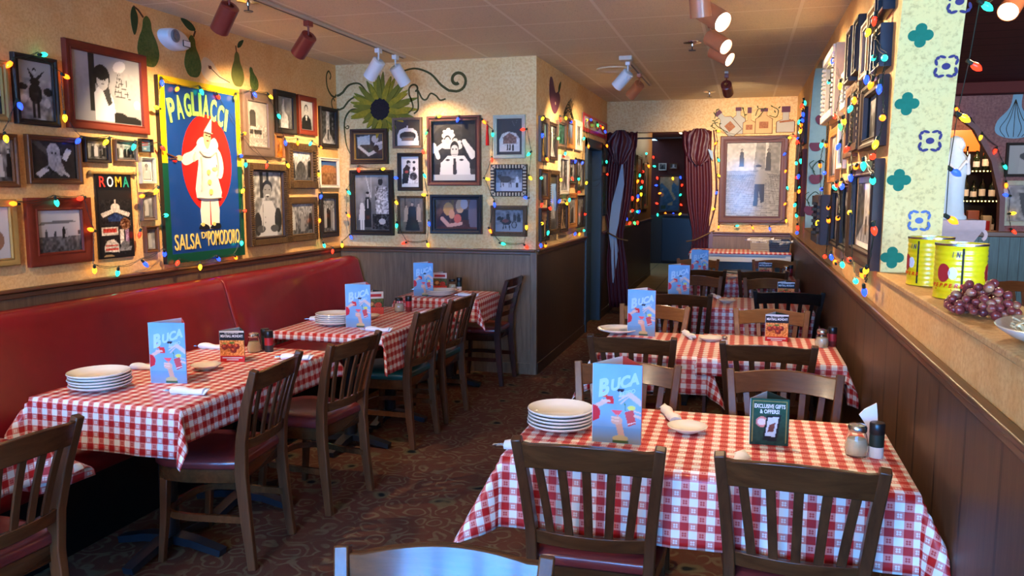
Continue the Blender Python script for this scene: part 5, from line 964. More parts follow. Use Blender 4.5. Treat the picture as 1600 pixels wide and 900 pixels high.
for x, y, lab in ((-.42,6.45,'round black sprinkler disc on the ceiling left of the lit copper heads'),(-2.9,4.34,'dark sprinkler disc at the top edge, above the left wall'),(-.42,9.6,'small dark sprinkler at the far end of the ceiling')):
    t = thing('ceiling_sprinkler', (x,y,2.74), 0, lab, 'sprinkler', 'ceiling sprinklers'); m = MB(); m.lathe([(.07,0),(.068,-.006),(.03,-.012),(.012,-.014),(.01,-.03)], 20); m.build('escutcheon', M['chrome'], t); m = MB(); m.sweep([(0,0,-.03),(0,0,-.06)],.01,.01,n=6); m.lathe([(.028,-.06),(.028,-.064)], 14); m.build('deflector', M['iron'], t)
t = thing('ceiling_speaker', (-1.2,7.62,2.74), 0, 'round cream ceiling ring above the aisle', 'ceiling speaker'); m = MB(); m.lathe([(.17,0),(.168,-.008),(.15,-.012),(.14,-.006),(.01,-.006)], 32); m.build('grille', M['ceil'], t)
l = bpy.data.lights.new('corridor_lamp','POINT'); l.energy = 14; l.color = (1,.78,.5); l.shadow_soft_size = .12
t = thing('ceiling_lamp', (-1.1,15.5,2.74), 0, 'small ceiling lamp of the corridor, hidden by the opening header', 'ceiling lamp'); m = MB(); m.lathe([(.12,0),(.12,-.03),(.09,-.06),(.01,-.07)], 20); m.build('shade', glow('corridor_shade',(255,225,170),2), t); b = bpy.data.objects.new('lamp_glow', l); C.objects.link(b); b.parent = t; b.location = (0,0,-.2)

# ------------------------------------------------------------------ curtains
m_cur = NT('wine_satin'); f = m_cur.noise(m_cur.co('Object',(3,3,.6)), 3, 2); M['satin'] = m_cur.out(m_cur.mix(f, lin(62,18,28), lin(84,26,38)), .45, .5); M['lining'] = plain('pale_blue_lining', (150,178,204), .6, .2, var=.04)
t = thing('curtain_rod', (-1.06,10.42,2.28), 0, 'thin black rod across the top of the far opening', 'curtain rod'); m = MB(); m.sweep([(-.66,0,0),(.65,0,0)], .022, .022, n=10); m.build('rod', M['iron'], t)
def curtain(x0, label, side, zb):
    t = thing('curtain', (x0,10.34,0), 0, label, 'curtain', 'curtains of the far opening'); n = 34; rows = []
    for k in range(26):
        f = k/25; z = 2.36-(2.36-zb)*f; wdt = .34+.06*math.sin(f*5)-.15*math.exp(-((z-1.05)/.30)**2)+(.05 if z > 2.1 else 0); cx = side*(.0+.055*math.sin(f*PI)*1.2); row = []
        for i in range(n): u = i/(n-1)-.5; row.append((cx+u*wdt, .02+.035*math.sin(u*2*PI*5.5+f*1.5)*(.6+.4*f)-.03*(1-4*u*u), z))
        rows.append(row)
    m = MB(); 
    for r in rows: m.v += r
    for k in range(25):
        for i in range(n-1): m.f.append((k*n+i,k*n+i+1,(k+1)*n+i+1,(k+1)*n+i)); m.m.append(0)
    o = m.build('drape', M['satin'], t, ang=180); s = o.modifiers.new('thick','SOLIDIFY'); s.thickness = .006
    m = MB()   # knotted bunch at the top
    m.loft([[(side*.02+(.19*math.sin(PI*min(1,max(0,(q+.35)/4.4)))**.7)*math.cos(a)*(1+.10*math.sin(9*a+q)+.05*math.sin(4*a-q*1.3))*(.86+.14*math.sin(q*2+side)), .0+.06*math.sin(a)*(1+.35*math.sin(9*a+q)), 2.38-.115*q) for a in [2*PI*i/54 for i in range(54)]] for q in (0,.6,1.2,2,2.8,3.4,3.9)]); m.build('gathered_bunch', M['satin'], t, ang=80)
    m = MB(); zz = [(.12,1.95),(.10,1.7),(.05,1.45),(.02,1.2),(.0,1.05),(.03,.85),(.02,.6),(.01,.42)]; ww = [.02,.09,.12,.12,.09,.10,.05,.01]
    if side < 0: m.loft([[(x-.1-w_/2,-.075+.01*i,z),(x-.1+w_/2,-.08+.01*i,z),(x-.1+w_/2,-.07+.01*i,z),(x-.1-w_/2,-.065+.01*i,z)] for i, ((x,z),w_) in enumerate(zip(zz,ww))]); m.build('turned_lining', M['lining'], t, ang=80)
    else: m.loft([[(.13,-.07,2.13),(.19,-.06,2.10),(.19,-.055,2.1),(.13,-.065,2.13)],[(.17,-.07,2.02),(.20,-.06,1.99),(.20,-.055,1.99),(.17,-.065,2.02)]]); m.build('turned_lining', M['lining'], t)
    m = MB(); m.sweep([(side*.24,.02,1.12),(side*.12,-.06,1.06),(0,-.075,1.0),(-side*.10,-.05,.98)], .018, .018, n=8); m.build('tie_back', M['fr_bronze'], t)
    return t
curtain(-1.52, 'wine satin curtain with pale blue lining showing, left of the far opening', -1, .10); curtain(-.58, 'wine satin curtain gathered at the right of the far opening', 1, .10)

# ------------------------------------------------------------------ table-top things
def ring_profile(R, rim=.012): return [(R*.45,0),(R*.5,.004),(R*.72,.010),(R*.98,.022),(R,.026),(R*.985,.029),(R*.72,.017),(R*.66,.012),(.001,.011)]
def make_plate(R, label, h=1.0, name='dinner_plate', cat='plate'):
    m = MB(); m.lathe([(r,z*h) for r, z in ring_profile(R)], 36); return tag(m.build(name, M['white_cer'], ang=60), label, cat)
pl0 = {}
def plates(x, y, z, n, R, where, dz=.0125, grp=None):
    for i in range(n):
        lab = (('top','second','third','fourth','bottom')[i if n == 5 else (i if i < n-1 else 4)]+' white plate of the stack ' if n > 1 else 'single white plate ')+where
        zz = z+.001+dz*(n-1-i)+(0 if n > 1 else 0)
        if R not in pl0: pl0[R] = make_plate(R, lab); p = pl0[R]; tag(p, lab, None, grp or 'white plates set out on the tables')
        else: p = copy_tree(pl0[R]); tag(p, lab, None, grp or 'white plates set out on the tables')
        p.location = (x+random.uniform(-.003,.003), y+random.uniform(-.003,.003), zz)
ZT = TH+.0055
plates(-.60, 2.71, ZT, 5, .118, 'on the nearest right-hand table'); plates(-2.62, 2.73, ZT, 5, .125, 'at the near end of the banquette table'); plates(-2.47, 4.50, ZT, 5, .118, 'on the middle banquette table'); plates(-2.34, 6.02, ZT, 3, .118, 'on the corner table')
plates(-.70, 4.72, ZT, 1, .125, 'left of the menu on the second right-hand table')
SMALL = [(-.165,2.79,'on the nearest right-hand table, beside the tall menu'),(-.155,4.58,'in the middle of the second right-hand row'),(-2.43,3.18,'right of the menu on the banquette table'),(-2.37,4.80,'half hidden behind the menu on the middle banquette table'),(-2.34,6.26,'on the corner table by the shakers'),(-.10,6.24,'on the third right-hand table'),(-.09,8.05,'on the farthest dining table')]
sp = None
for x, y, w_ in SMALL:
    lab = 'small round white side dish '+w_
    if sp is None: m = MB(); m.lathe([(.03,0),(.036,.003),(.052,.012),(.068,.022),(.07,.025),(.067,.026),(.048,.014),(.03,.008),(.001,.007)], 32); sp = tag(m.build('side_dish', M['white_cer'], ang=60), lab, 'dish', 'small side dishes'); o = sp
    else: o = copy_tree(sp); tag(o, lab)
    o.location = (x,y,ZT+.001)
# tall three-sided drinks menus
def A_menu(p):
    p.g((.50,.66,.80),(.46,.69,.88)).n(.05,14).g((.52,.58,.66),(.42,.62,.80),0,.2)
    p.e(.24,.62,.07,.07,(.9,.42,.22)).p([(.28,.5),(.44,.5),(.42,.6),(.27,.6)],(.84,.14,.16)).l(.02,.44,.26,.53,.09,(.88,.72,.66)).p([(0,.26),(.14,.3),(.16,.4),(.1,.46),(0,.48)],(.8,.12,.18)).l(.2,.54,.34,.53,.05,(.9,.75,.68))
    p.p([(.48,.70),(.66,.70),(.62,.655),(.52,.655)],(.16,.1,.14)).l(.56,.66,.56,.6,.015,(.7,.8,.9)).l(1,.52,.76,.63,.11,(.86,.76,.72)).l(.76,.63,.56,.6,.05,(.86,.76,.72)).l(.72,.62,.54,.55,.03,(.88,.78,.74)).l(.74,.6,.58,.51,.03,(.84,.74,.7))
    p.p([(.38,.42),(.62,.42),(.54,.36),(.47,.36)],(.95,.35,.38)).l(.51,.36,.51,.28,.03,(.9,.6,.5)).l(.52,.30,.6,.1,.13,(.84,.64,.54)).e(.5,.29,.12,.09,(.86,.68,.6)).l(.40,.33,.54,.32,.03,(.92,.78,.7)).l(.40,.29,.54,.28,.03,(.92,.78,.7)).e(.58,.06,.16,.07,(.78,.7,.5)).r_(.42,.74,0,.03,(.25,.35,.2))
    return p.p([(.66,.4),(.84,.44),(.9,.26),(.74,.22)],(.78,.3,.32)).l(.74,.25,.88,.28,.02,(.9,.88,.9)).e(.8,.46,.08,.05,(.85,.85,.4)).l(.68,.42,.66,.52,.02,(.3,.5,.25)).l(1,.34,.88,.36,.06,(.86,.74,.68)).l(1,.4,.86,.42,.03,(.86,.74,.68))
def prism3(w, h, mats, t):
    a = w; hh = a*math.sqrt(3)/2; V = [(-a/2,0),(a/2,0),(0,hh)]; names = ('front_panel','right_panel','left_panel')
    for i, mt in enumerate(mats):
        (x0,y0),(x1,y1) = V[i], V[(i+1)%3]; nx, ny = (y1-y0)/a, -(x1-x0)/a; m = MB(); e = .0012
        m.loft([[(x0,y0,0),(x1,y1,0),(x1-nx*e,y1-ny*e,0),(x0-nx*e,y0-ny*e,0)],[(x0,y0,h),(x1,y1,h),(x1-nx*e,y1-ny*e,h),(x0-nx*e,y0-ny*e,h)]]); m.build(names[i], mt, t)
    return V
m_sky = plain('menu_sky', (110,168,220), .4, .2, var=.05); m_script = plain('menu_script', (176,214,240), .4, .2, var=0)
def make_menu(label):
    t = thing('drinks_menu', (0,0,0), 0, label, 'menu', 'tall three-sided drinks menus'); prism3(.166,.270,[m_sky, M['red_pap'], M['white_pap']], t)
    A_menu(P(.162,.266,.5,.0026)).mesh('drinks_picture', M['card'], t, -.0012).location.z = .135
    q = text_part('B', 'script_lettering', m_script, t, .050,.058, (-.047,-.0022,.190), shear=.45, bold=.05, ext=.0004); q.rotation_euler = (PI/2,-.32,0)
    q = text_part('UCA', 'script_lettering', m_script, t, .096,.040, (.022,-.0022,.211), shear=.45, bold=.05, ext=.0004); q.rotation_euler = (PI/2,-.32,0)
    q = text_part('BEPPO', 'script_lettering', m_script, t, .056,.014, (.034,-.0022,.176), shear=.3, bold=.02, ext=.0004); q.rotation_euler = (PI/2,-.32,0)
    m = MB()   # red side panel lettering strokes
    a = .166; 
    for k in range(4):
        f0 = .2; c, s = math.cos(2*PI/3), math.sin(2*PI/3); x0, y0 = a/2+c*a*.25, s*a*.25; x1, y1 = a/2+c*a*.75, s*a*.75; z = .06+.05*k; m.loft([[(x0+.0012,y0+.0007,z),(x1+.0012,y1+.0007,z+.012),(x1,y1,z+.012),(x0,y0,z)],[(x0+.0012,y0+.0007,z+.012),(x1+.0012,y1+.0007,z+.026),(x1,y1,z+.026),(x0,y0,z+.012)]])
    m.build('side_lettering', M['white_pap'], t); return t
menu0 = None
for x, y, rz, lab in ((-.385,2.60,.02,'tall blue drinks menu on the nearest right-hand table, largest in view'),(-.555,4.66,-.12,'tall blue drinks menu on the second right-hand table'),(-.47,6.36,.0,'tall blue drinks menu on the third right-hand table'),(-.40,8.1,-.05,'tall blue drinks menu on the farthest dining table'),
    (-2.41,2.90,.22,'tall blue drinks menu on the nearest full banquette table'),(-2.28,4.46,.10,'tall blue drinks menu on the middle banquette table'),(-2.47,5.98,.1,'tall blue drinks menu on the corner table')):
    if menu0 is None: menu0 = make_menu(lab); o = menu0
    else: o = dup(menu0, (0,0,0), 0, lab)
    o.location = (x,y,ZT); o.rotation_euler = (0,0,rz)
# short three-sided promotional cards
def A_meat(p): # meatballs on spaghetti with headline band
    p.g((.9,.5,.2),(.85,.6,.3)).n(.3,2,.2,.7); 
    for cx, cy in ((.2,.48),(.42,.52),(.68,.5),(.55,.38)): p.e(cx,cy,.14,.12,(.55,.16,.08)).e(cx-.02,cy+.03,.06,.05,(.85,.35,.15))
    p.n(.25,2,.22,.68); p.e(.5,.62,.1,.04,(.35,.5,.15)).e(.2,.6,.09,.03,(.5,.6,.2)); return p.r_(0,1,0,.2,(.78,.12,.14)).r_(.1,.9,.12,.15,.9).r_(.25,.75,.06,.08,.85).r_(0,1,.7,.95,(.07,.07,.09)).r_(0,1,.95,1,.85)
def A_gift(p):
    p.g((.10,.22,.18),(.12,.32,.24)).r_(.05,.95,.05,.06,(.6,.55,.3)).r_(.05,.95,.95,.96,(.6,.55,.3)).r_(.05,.07,.05,.96,(.6,.55,.3)).r_(.93,.95,.05,.96,(.6,.55,.3)); p.e(.3,.5,.15,.15,(.8,.5,.48)).e(.3,.5,.11,.1,(.88,.82,.8))
    return p.p([(.42,.64),(.8,.66),(.7,.08),(.34,.1)],(.08,.1,.12)).p([(.46,.6),(.74,.62),(.66,.18),(.40,.2)],(.78,.82,.86)).p([(.5,.44),(.66,.5),(.62,.3),(.46,.28)],(.45,.25,.22)).n(.05,3)
def A_dine(p): return p.g((.8,.22,.16),(.85,.3,.2),0,.3).g((.25,.3,.15),(.35,.4,.2),.3,.7).e(.3,.45,.2,.16,(.6,.3,.15)).e(.3,.45,.13,.1,(.85,.7,.4)).e(.7,.4,.2,.16,(.75,.25,.15)).n(.2,2,.2,.68).r_(0,1,.7,1,(.88,.88,.86)).r_(.12,.88,.78,.9,(.75,.2,.22))
m_navy = plain('card_ink', (30,34,50), .4, .2, var=0)
def make_card(kind, label):
    t = thing('table_card', (0,0,0), 0, label, 'table card', 'short three-sided promotional cards'); w, h = .125,.158
    prism3(w,h,[m_navy if kind == 'meat' else M['label_grn'] if kind == 'gift' else M['red_pap'], M['label_grn'], M['white_pap']], t)
    ({'meat':A_meat,'gift':A_gift,'dine':A_dine}[kind])(P(w-.003,h-.002,.5,.0024)).mesh('printed_face', M['card'], t, -.0012).location.z = h/2
    if kind == 'meat': text_part('MEATBALL MONDAY!','card_lettering',M['white_pap'],t,.11,.014,(0,-.002,.131),bold=.03); text_part('FILL UP EVERY DAY','card_lettering',M['white_pap'],t,.07,.005,(0,-.002,.145),bold=.01)
    if kind == 'gift': text_part('EXCLUSIVE GIFTS','card_lettering',M['white_pap'],t,.098,.014,(0,-.002,.133),bold=.03); text_part('& OFFERS!','card_lettering',M['white_pap'],t,.062,.014,(0,-.002,.115),bold=.03)
    return t
cards = {}
for x, y, rz, k, lab in ((.105,2.72,.06,'gift','dark green card reading EXCLUSIVE GIFTS & OFFERS on the nearest right-hand table'),(.20,4.66,.05,'meat','meatball card on the second right-hand table'),(.33,6.38,.0,'meat','meatball card on the third right-hand table, behind the black chair'),(.22,8.1,.0,'meat','small dark card on the farthest dining table'),
    (-2.41,3.36,.26,'meat','meatball card on the nearest full banquette table'),(-2.42,4.98,.55,'dine','two-coloured red and green card on the middle banquette table'),(-2.46,6.32,.1,'dine','white-topped red card behind the menu on the corner table')):
    if k not in cards: cards[k] = make_card(k, lab); o = cards[k]
    else: o = dup(cards[k], (0,0,0), 0, lab)
    o.location = (x,y,ZT); o.rotation_euler = (0,0,rz)
# shakers
def make_cheese(label, cap):
    t = thing('cheese_shaker', (0,0,0), 0, label, 'shaker', 'glass cheese shakers'); m = MB(); pr = [(.030,0),(.033,.003),(.036,.02),(.036,.035),(.030,.065),(.026,.078),(.027,.082)]
    m.lathe(pr+[(.025,.082),(.024,.077),(.028,.064),(.034,.035),(.034,.02),(.031,.005),(.001,.004)], 32); m.build('glass_jar', M['glass'], t, ang=60)
    m = MB(); m.lathe([(.030,.006),(.033,.02),(.033,.034),(.028,.056),(.001,.060)], 24); m.build('grated_cheese', M['parmesan'], t, ang=60)
    m = MB(); m.lathe([(.028,.080),(.029,.082),(.029,.094),(.025,.101),(.012,.104),(.001,.104)], 28); m.build('cap', M[cap], t); return t
def make_pep(label, lm, body):
    t = thing('pepper_shaker', (0,0,0), 0, label, 'shaker', 'small black-capped shakers'); m = MB(); m.lathe([(.021,0),(.022,.003),(.022,.045),(.001,.045)], 24); m.build('contents_bottle', M[body], t); m = MB(); m.lathe([(.0225,.036),(.0225,.076)], 24, cap=False); m.build('label_band', M[lm], t)
    m = MB(); m.lathe([(.0215,.074),(.0235,.078),(.0235,.108),(.021,.113),(.001,.114)], 24); m.build('cap', M['black'], t); return t
c0 = {}; p0 = {}
for x, y, cap, w_ in ((.372,2.69,'chrome','on the nearest right-hand table'),(.43,4.56,'chrome','on the second right-hand table'),(.43,8.40,'chrome','on the farthest dining table'),(-2.455,3.61,'chrome','on the nearest full banquette table'),(-2.31,5.14,'black','on the middle banquette table'),(-2.37,6.38,'black','on the corner table')):
    lab = 'glass shaker of grated cheese with a %s cap %s' % ({'chrome':'metal','black':'black'}[cap], w_)
    if cap not in c0: c0[cap] = make_cheese(lab, cap); o = c0[cap]
    else: o = dup(c0[cap], (0,0,0), 0, lab)
    o.location = (x,y,ZT)
for x, y, lm, bd, w_ in ((.43,2.69,'label_grn','salt','black-capped shaker with a dark band and white base on the nearest right-hand table'),(.485,4.59,'label_red','chili','black-capped red-label shaker on the second right-hand table'),(.47,8.43,'label_red','chili','black-capped red-label shaker on the farthest dining table'),(-2.385,3.64,'label_red','iron','black-capped red-label shaker on the nearest full banquette table'),(-2.44,3.69,'label_grn','iron','black-capped dark shaker behind the cheese on the nearest full banquette table'),(-2.245,5.16,'label_red','chili','black-capped red-label shaker on the middle banquette table'),(-2.315,6.40,'label_grn','salt','black-capped shaker with black and white label on the corner table')):
    k = lm+bd
    if k not in p0: p0[k] = make_pep(w_, lm, bd); o = p0[k]
    else: o = dup(p0[k], (0,0,0), 0, w_)
    o.location = (x,y,ZT)
# napkin rolls with cutlery
def make_roll(label):
    t = thing('napkin_roll', (0,0,0), 0, label, 'napkin', 'white napkin rolls with cutlery'); m = MB(); R = []
    for i in range(11):
        f = i/10; x = -.075+.15*f; r = .017+.003*math.sin(f*7); R.append([(x, r*1.25*math.cos(a)*(1+.08*math.sin(3*a+f*4)), r*.8+r*.8*math.sin(a)*(1+.05*math.sin(2*a))) for a in [2*PI*k/14 for k in range(14)]])
    m.loft(R); m.build('rolled_napkin', M['napkin'], t, ang=50)
    m = MB(); m.add([(.06,-.0,.012),(.085,-.028,.006),(.10,.0,.030),(.08,.026,.020),(.06,.012,.024)], [(0,1,2),(0,2,3),(0,3,4)]); o = m.build('napkin_corner', M['napkin'], t, ang=180); s = o.modifiers.new('th','SOLIDIFY'); s.thickness = .002
    m = MB(); m.sweep([(-.07,.004,.016),(-.095,.004,.013),(-.115,.004,.010)], [.008,.006,.018], .003); m.sweep([(-.07,-.008,.015),(-.10,-.009,.012)], [.008,.014], .002); m.build('cutlery', M['chrome'], t); return t
r0 = None
for x, y, rz, w_ in ((-.235,2.95,1.9,'standing behind the side dish on the nearest right-hand table'),(-.655,2.45,.1,'at the left front edge of the nearest right-hand table'),(-.0,2.46,1.3,'between the two near chairs on the nearest right-hand table'),(-.28,4.68,1.9,'right of the menu on the second right-hand table'),(-.19,6.50,1.9,'at the far edge of the third right-hand table'),
    (-2.20,2.76,.1,'at the near aisle corner of the banquette table'),(-2.70,3.10,.1,'by the red seat back on the banquette table'),(-2.14,3.50,.1,'behind the nearest chair back on the banquette table'),(-2.72,3.62,.0,'at the far wall side of the banquette table'),(-2.10,4.36,.05,'at the near aisle corner of the middle banquette table'),(-2.63,4.62,.1,'left of the plates on the middle banquette table'),(-2.02,5.02,.1,'beside the green-seated chair back on the middle banquette table'),(-2.12,6.06,.1,'at the aisle side of the corner table'),(-2.60,6.30,.1,'left of the menu on the corner table')):
    lab = 'white napkin roll '+w_
    if r0 is None: r0 = make_roll(lab); o = r0
    else: o = dup(r0, (0,0,0), 0, lab)
    o.location = (x,y,ZT); o.rotation_euler = (0,0,rz)
t = thing('folded_napkin', (.435,2.80,ZT), 0, 'white napkin standing behind the shakers on the nearest right-hand table', 'napkin'); m = MB(); m.loft([[(-.012,-.004,0),(.016,-.004,0),(.016,.010,0),(-.012,.010,0)],[(-.022,-.005,.07),(.014,-.004,.07),(.014,.012,.07),(-.022,.010,.07)],[(-.045,-.004,.105),(.01,-.004,.115),(.01,.008,.115),(-.045,.006,.105)],[(-.03,-.003,.125),(.006,-.003,.148),(.006,.004,.148),(-.03,.003,.125)]]); m.build('cloth', M['napkin'], t)
t = thing('glass_shaker', (-.075,4.34,ZT), 0, 'small glass salt shaker beside the dark chair on the second right-hand table', 'shaker'); m = MB(); m.lathe([(.018,0),(.02,.004),(.017,.05),(.014,.06)], 16); m.build('bottle', M['salt'], t); m = MB(); m.lathe([(.015,.058),(.015,.072),(.008,.078),(.001,.079)], 16); m.build('cap', M['chrome'], t)

# ------------------------------------------------------------------ serving table at the far wall
t = thing('serving_table', (-.03,9.95,0), 0, 'long white serving table with an open shelf below the far wall', 'table')
MB().box(-.57,.57,-.28,.28,.865,.895).build('tabletop', M['white_pnt'], t, bevel=.004); MB().box(-.55,.55,-.26,-.235,.79,.865).build('apron', M['white_pnt'], t); MB().box(-.55,.55,-.26,.26,.50,.525).build('shelf', M['white_pnt'], t, bevel=.003)
for x in (-.54,.54):
    for y in (-.25,.25): MB().box(x-.03,x+.03,y-.025,y+.025,0,.865).build('leg', M['white_pnt'], t, bevel=.004)
MB().box(-.55,.55,.255,.27,.1,.865).build('back_panel', plain('grey_blue_panel',(120,152,164),.5), t)
cloth(-.60, .54, 9.67, 10.23, (.05,.03,.02,.02), 'checked runner cloth on the white serving table', 11, zt=.896, clip=.562)
for i in range(5):
    o = copy_tree(pl0[.118]); o.location = (-.03,9.86,.526+.027*(4-i)); o.scale = (1.35,1.35,1.3); tag(o, ('top','second','third','fourth','bottom')[i]+' platter of the stack on the serving table shelf', None, 'platters under the serving table')
for i in range(2):
    o = copy_tree(pl0[.118]); o.location = (.27,9.95,.526+.24*i*0+.012*i); o.scale = (1.2,1.2,1.2); tag(o, ('lower','upper')[i]+' plate of the pair at the right end of the serving shelf', None, 'plates at the right of the shelf')
def basket(x, y, w, d, h, mat, label, seed):
    t = thing('basket', (x,y,.905), 0, label, 'basket', 'baskets on the serving table'); m = MB(); k = 1.12
    m.loft([[(-w,-d,0),(w,-d,0),(w,d,0),(-w,d,0)],[(-w,-d,.006),(w,-d,.006),(w,d,.006),(-w,d,.006)]])
    for z in (.012,h*.25,h*.45,h*.65,h*.82,h):
        f = 1+(k-1)*z/h; a, b = w*f, d*f; e = .012 if z == h else .007; m.loft([[(sx*(a+q),sy*(b+q),z+dz) for q, dz in ((-.003,-e/2),(.003,-e/2),(.003,e/2),(-.003,e/2))] for sx, sy in ((-1,-1),(1,-1),(1,1),(-1,1))], closed=True)
    n = 14
    for i in range(n+1):
        u = -1+2*i/n
        for s in (-1,1):
            m.sweep([(u*w,s*d,0),(u*w*k,s*d*k,h)], .006, .004, up=(0,1,0)); 
            if i % 2 == 0: m.sweep([(s*w,u*d,0),(s*w*k,u*d*k,h)], .006, .004, up=(1,0,0))
    m.build('lattice', M[mat], t)
    rd = random.Random(seed)
    for i in range(6):
        o = copy_tree(r0); o.location = (x-w*.7+w*.28*i, y+rd.uniform(-.3,.3)*d, .905+h*.62+rd.uniform(0,.03)); o.rotation_euler = (rd.uniform(-.2,.2), 0, PI/2*(i%2)+rd.uniform(-.5,.5)) if i != 5 else (0,-.25,.3); tag(o, 'rolled napkin heaped in the '+label.split(' basket')[0]+' basket', None, 'napkins heaped in the '+label.split(' basket')[0]+' basket')
basket(.20, 9.98, .10, .10, .145, 'fr_silver', 'grey plastic basket of rolled napkins on the serving table', 1); basket(.415, 9.94, .105, .12, .13, 'black', 'black plastic basket of rolled napkins on the serving table', 2)

# ------------------------------------------------------------------ things on the ledge of the half wall
def A_can(p): return p
m_cany = plain('can_yellow', (232,206,16), .28, .5, metal=.0, var=.05, coat=.4)
def make_can(label):
    t = thing('food_can', (0,0,0), 0, label, 'can', 'yellow food cans on the ledge'); m = MB(); pr = [(.074,0),(.078,.002),(.078,.006),(.076,.009)]
    for i in range(9): z = .02+i*.017; pr += [(.0765,z-.004),(.0748,z),(.0765,z+.004)]
    pr += [(.0765,.170),(.078,.173),(.078,.178),(.0755,.178),(.075,.172),(.001,.171)]; m.lathe(pr, 40); m.build('tin_body', m_cany, t, ang=50)
    m = MB(); m.lathe([(.0785,.172),(.0787,.179),(.0755,.1795),(.0755,.173),(.001,.1725)], 40, cap=False); m.build('lid', M['chrome'], t)
    def on(a, z, name, mat, pts):   # patch wrapped on the can
        m = MB(); m.prism(pts, -.0795, -.076); mm = m.build(name, mat, t)
        for v in mm.data.vertices:
            r = .0775 if abs(v.co.y) > .078 else .0755; th = v.co.x/.077+a; v.co = (r*math.sin(th), -r*math.cos(th), v.co.z+z)
        return mm
    on(-.25,0,'seam_strip',m_ink,[(-.003,.01),(.003,.01),(.003,.165),(-.003,.165)])
    for a in (-1.0,1.05):
        on(a,.085,'oval_badge',M['label_red'],[(.022*math.cos(q),.03*math.sin(q)) for q in [2*PI*i/20 for i in range(20)]]); on(a,.085,'badge_highlight',M['white_pap'],[(.030+.014*math.cos(q),.02*math.sin(q)) for q in [2*PI*i/16 for i in range(16)]]); on(a,.03,'red_lettering_band',m_pr,[(-.03,0),(.03,0),(.03,.004),(-.03,.004)])
    for s_, a0, z in (('INI',-.62,.145),('INI',1.35,.145),('PEPPERS',-1.0,.045)):
        for i, ch in enumerate(s_):
            a = a0+i*.2-(.45 if len(s_) > 3 else 0); r = .0785; o = text_part(ch,'can_lettering',m_star if len(s_) == 3 else m_pr,t,.004 if ch == 'I' else .012,.018 if len(s_) == 3 else .013,(r*math.sin(a),-r*math.cos(a),z),(PI/2,0,a),shear=.25,bold=.02)
    return t
can0 = make_can('yellow food can in front, its seam facing the camera, behind the grapes'); can0.location = (.685,2.90,1.2565); can0.rotation_euler = (0,0,.1)
o = dup(can0, (.672,3.28,1.2565), -.5, 'yellow food can farther back against the painted pillar')
m_grape = NT('grape_skin'); f = m_grape.noise(m_grape.co('Object'), 14, 3); M['grape'] = m_grape.out(m_grape.ramp(f, [(.3,lin(92,30,36)),(.5,lin(140,62,58)),(.72,lin(180,140,96))]), .25, .5, 0, .4)
def grapes(loc, n, sx, sy, sz, label, seed):
    t = thing('grape_bunch', loc, 0, label, 'grapes'); rd = random.Random(seed); b0 = None; pos = []; tr = 0
    while len(pos) < n and tr < 6000:
        tr += 1; u, v = rd.uniform(-1,1), rd.uniform(-1,1)
        if u*u+v*v > 1: continue
        z = rd.uniform(0,1)*max(.15,(1-u*u-v*v)**.6); q = (u*sx, v*sy, .012+z*sz)
        if all((q[0]-a)**2+(q[1]-b)**2+(q[2]-c)**2 > .0195**2 for a, b, c in pos): pos.append(q)
    for p in pos:
        if b0 is None: m = MB(); m.ball((0,0,0), .0125, n=12, k=8, sz=1.12); b0 = m.build('grape', M['grape'], t, ang=180); o = b0
        else: o = b0.copy(); C.objects.link(o)
        o.parent = t; o.location = p; k = rd.uniform(.8,1.1); o.scale = (k,k,k); o.rotation_euler = (rd.random()*3,rd.random()*3,0)
    m = MB(); m.sweep([(-sx*.8,0,.01),(0,0,sz*.5),(sx*.5,0,sz*.9)], .004, .004, n=5); m.build('stem', m_brownp, t)
grapes((.655,2.52,1.2575), 85, .085, .13, .085, 'bunch of artificial red grapes on the ledge before the yellow cans', 4)
grapes((.68,7.95,1.2575), 24, .06, .08, .05, 'small bunch of grapes on the far ledge under the painted cherries', 5)
t = thing('pasta_plate', (.70,2.07,1.2565), -.3, 'oval white plate heaped with pasta at the right picture edge, on the ledge', 'plate'); m = MB(); m.lathe([(.09,0),(.1,.004),(.14,.016),(.175,.034),(.18,.040),(.175,.042),(.13,.024),(.001,.016)], 40, sx=.72); m.build('plate', M['white_cer'], t, ang=60)
m = MB(); rd = random.Random(9)
for i in range(150):
    a = rd.random()*6.28; r = math.sqrt(rd.random())*.095; cx, cy = .01+r*math.cos(a)*.75, -.02+r*math.sin(a)*1.1; z0 = .03+.05*(1-(r/.1)**2)*rd.uniform(.6,1); q = rd.random()*6.28; Pp = [(cx+.03*k*math.cos(q+k*.5)-.02, cy+.03*k*math.sin(q+k*.5)-.02, z0+.01*math.sin(k*1.7+i)) for k in (-.6,-.2,.2,.6,1)]; m.sweep(Pp, .008, .005, n=5)
o = m.build('pasta', plain('pasta_cream',(226,206,160),.5,.4,var=.2,vs=40), t, ang=60); o['kind'] = 'stuff'
# lamp inside the bar, statue, bottles, chairs seen over the half wall
t = thing('statue', (1.24,5.6,1.43), -.9, 'pale praying statue in a hooded robe on a carved pedestal', 'statue'); m = MB(); m.loft([[(rx*math.cos(a)+ox, ry*math.sin(a)*(1+.06*math.sin(7*a)), z) for a in [2*PI*i/28 for i in range(28)]] for rx, ry, ox, z in ((.10,.09,0,0),(.10,.09,0,.02),(.085,.08,0,.03),(.075,.075,0,.12),(.075,.08,.0,.24),(.08,.085,.005,.32),(.07,.08,.01,.38),(.045,.05,.01,.415),(.042,.042,.018,.44),(.046,.046,.02,.47),(.036,.036,.015,.50),(.01,.01,.01,.515))]); m.build('robe', plain('pale_plaster',(196,214,224),.6,.3,var=.06), t, ang=60)
m = MB(); m.ball((.048,0,.455),.027, sz=1.2); m.ball((.076,0,.45),.005); m.build('face', plain('plaster_face',(206,220,226),.6,var=.03), t, ang=80)
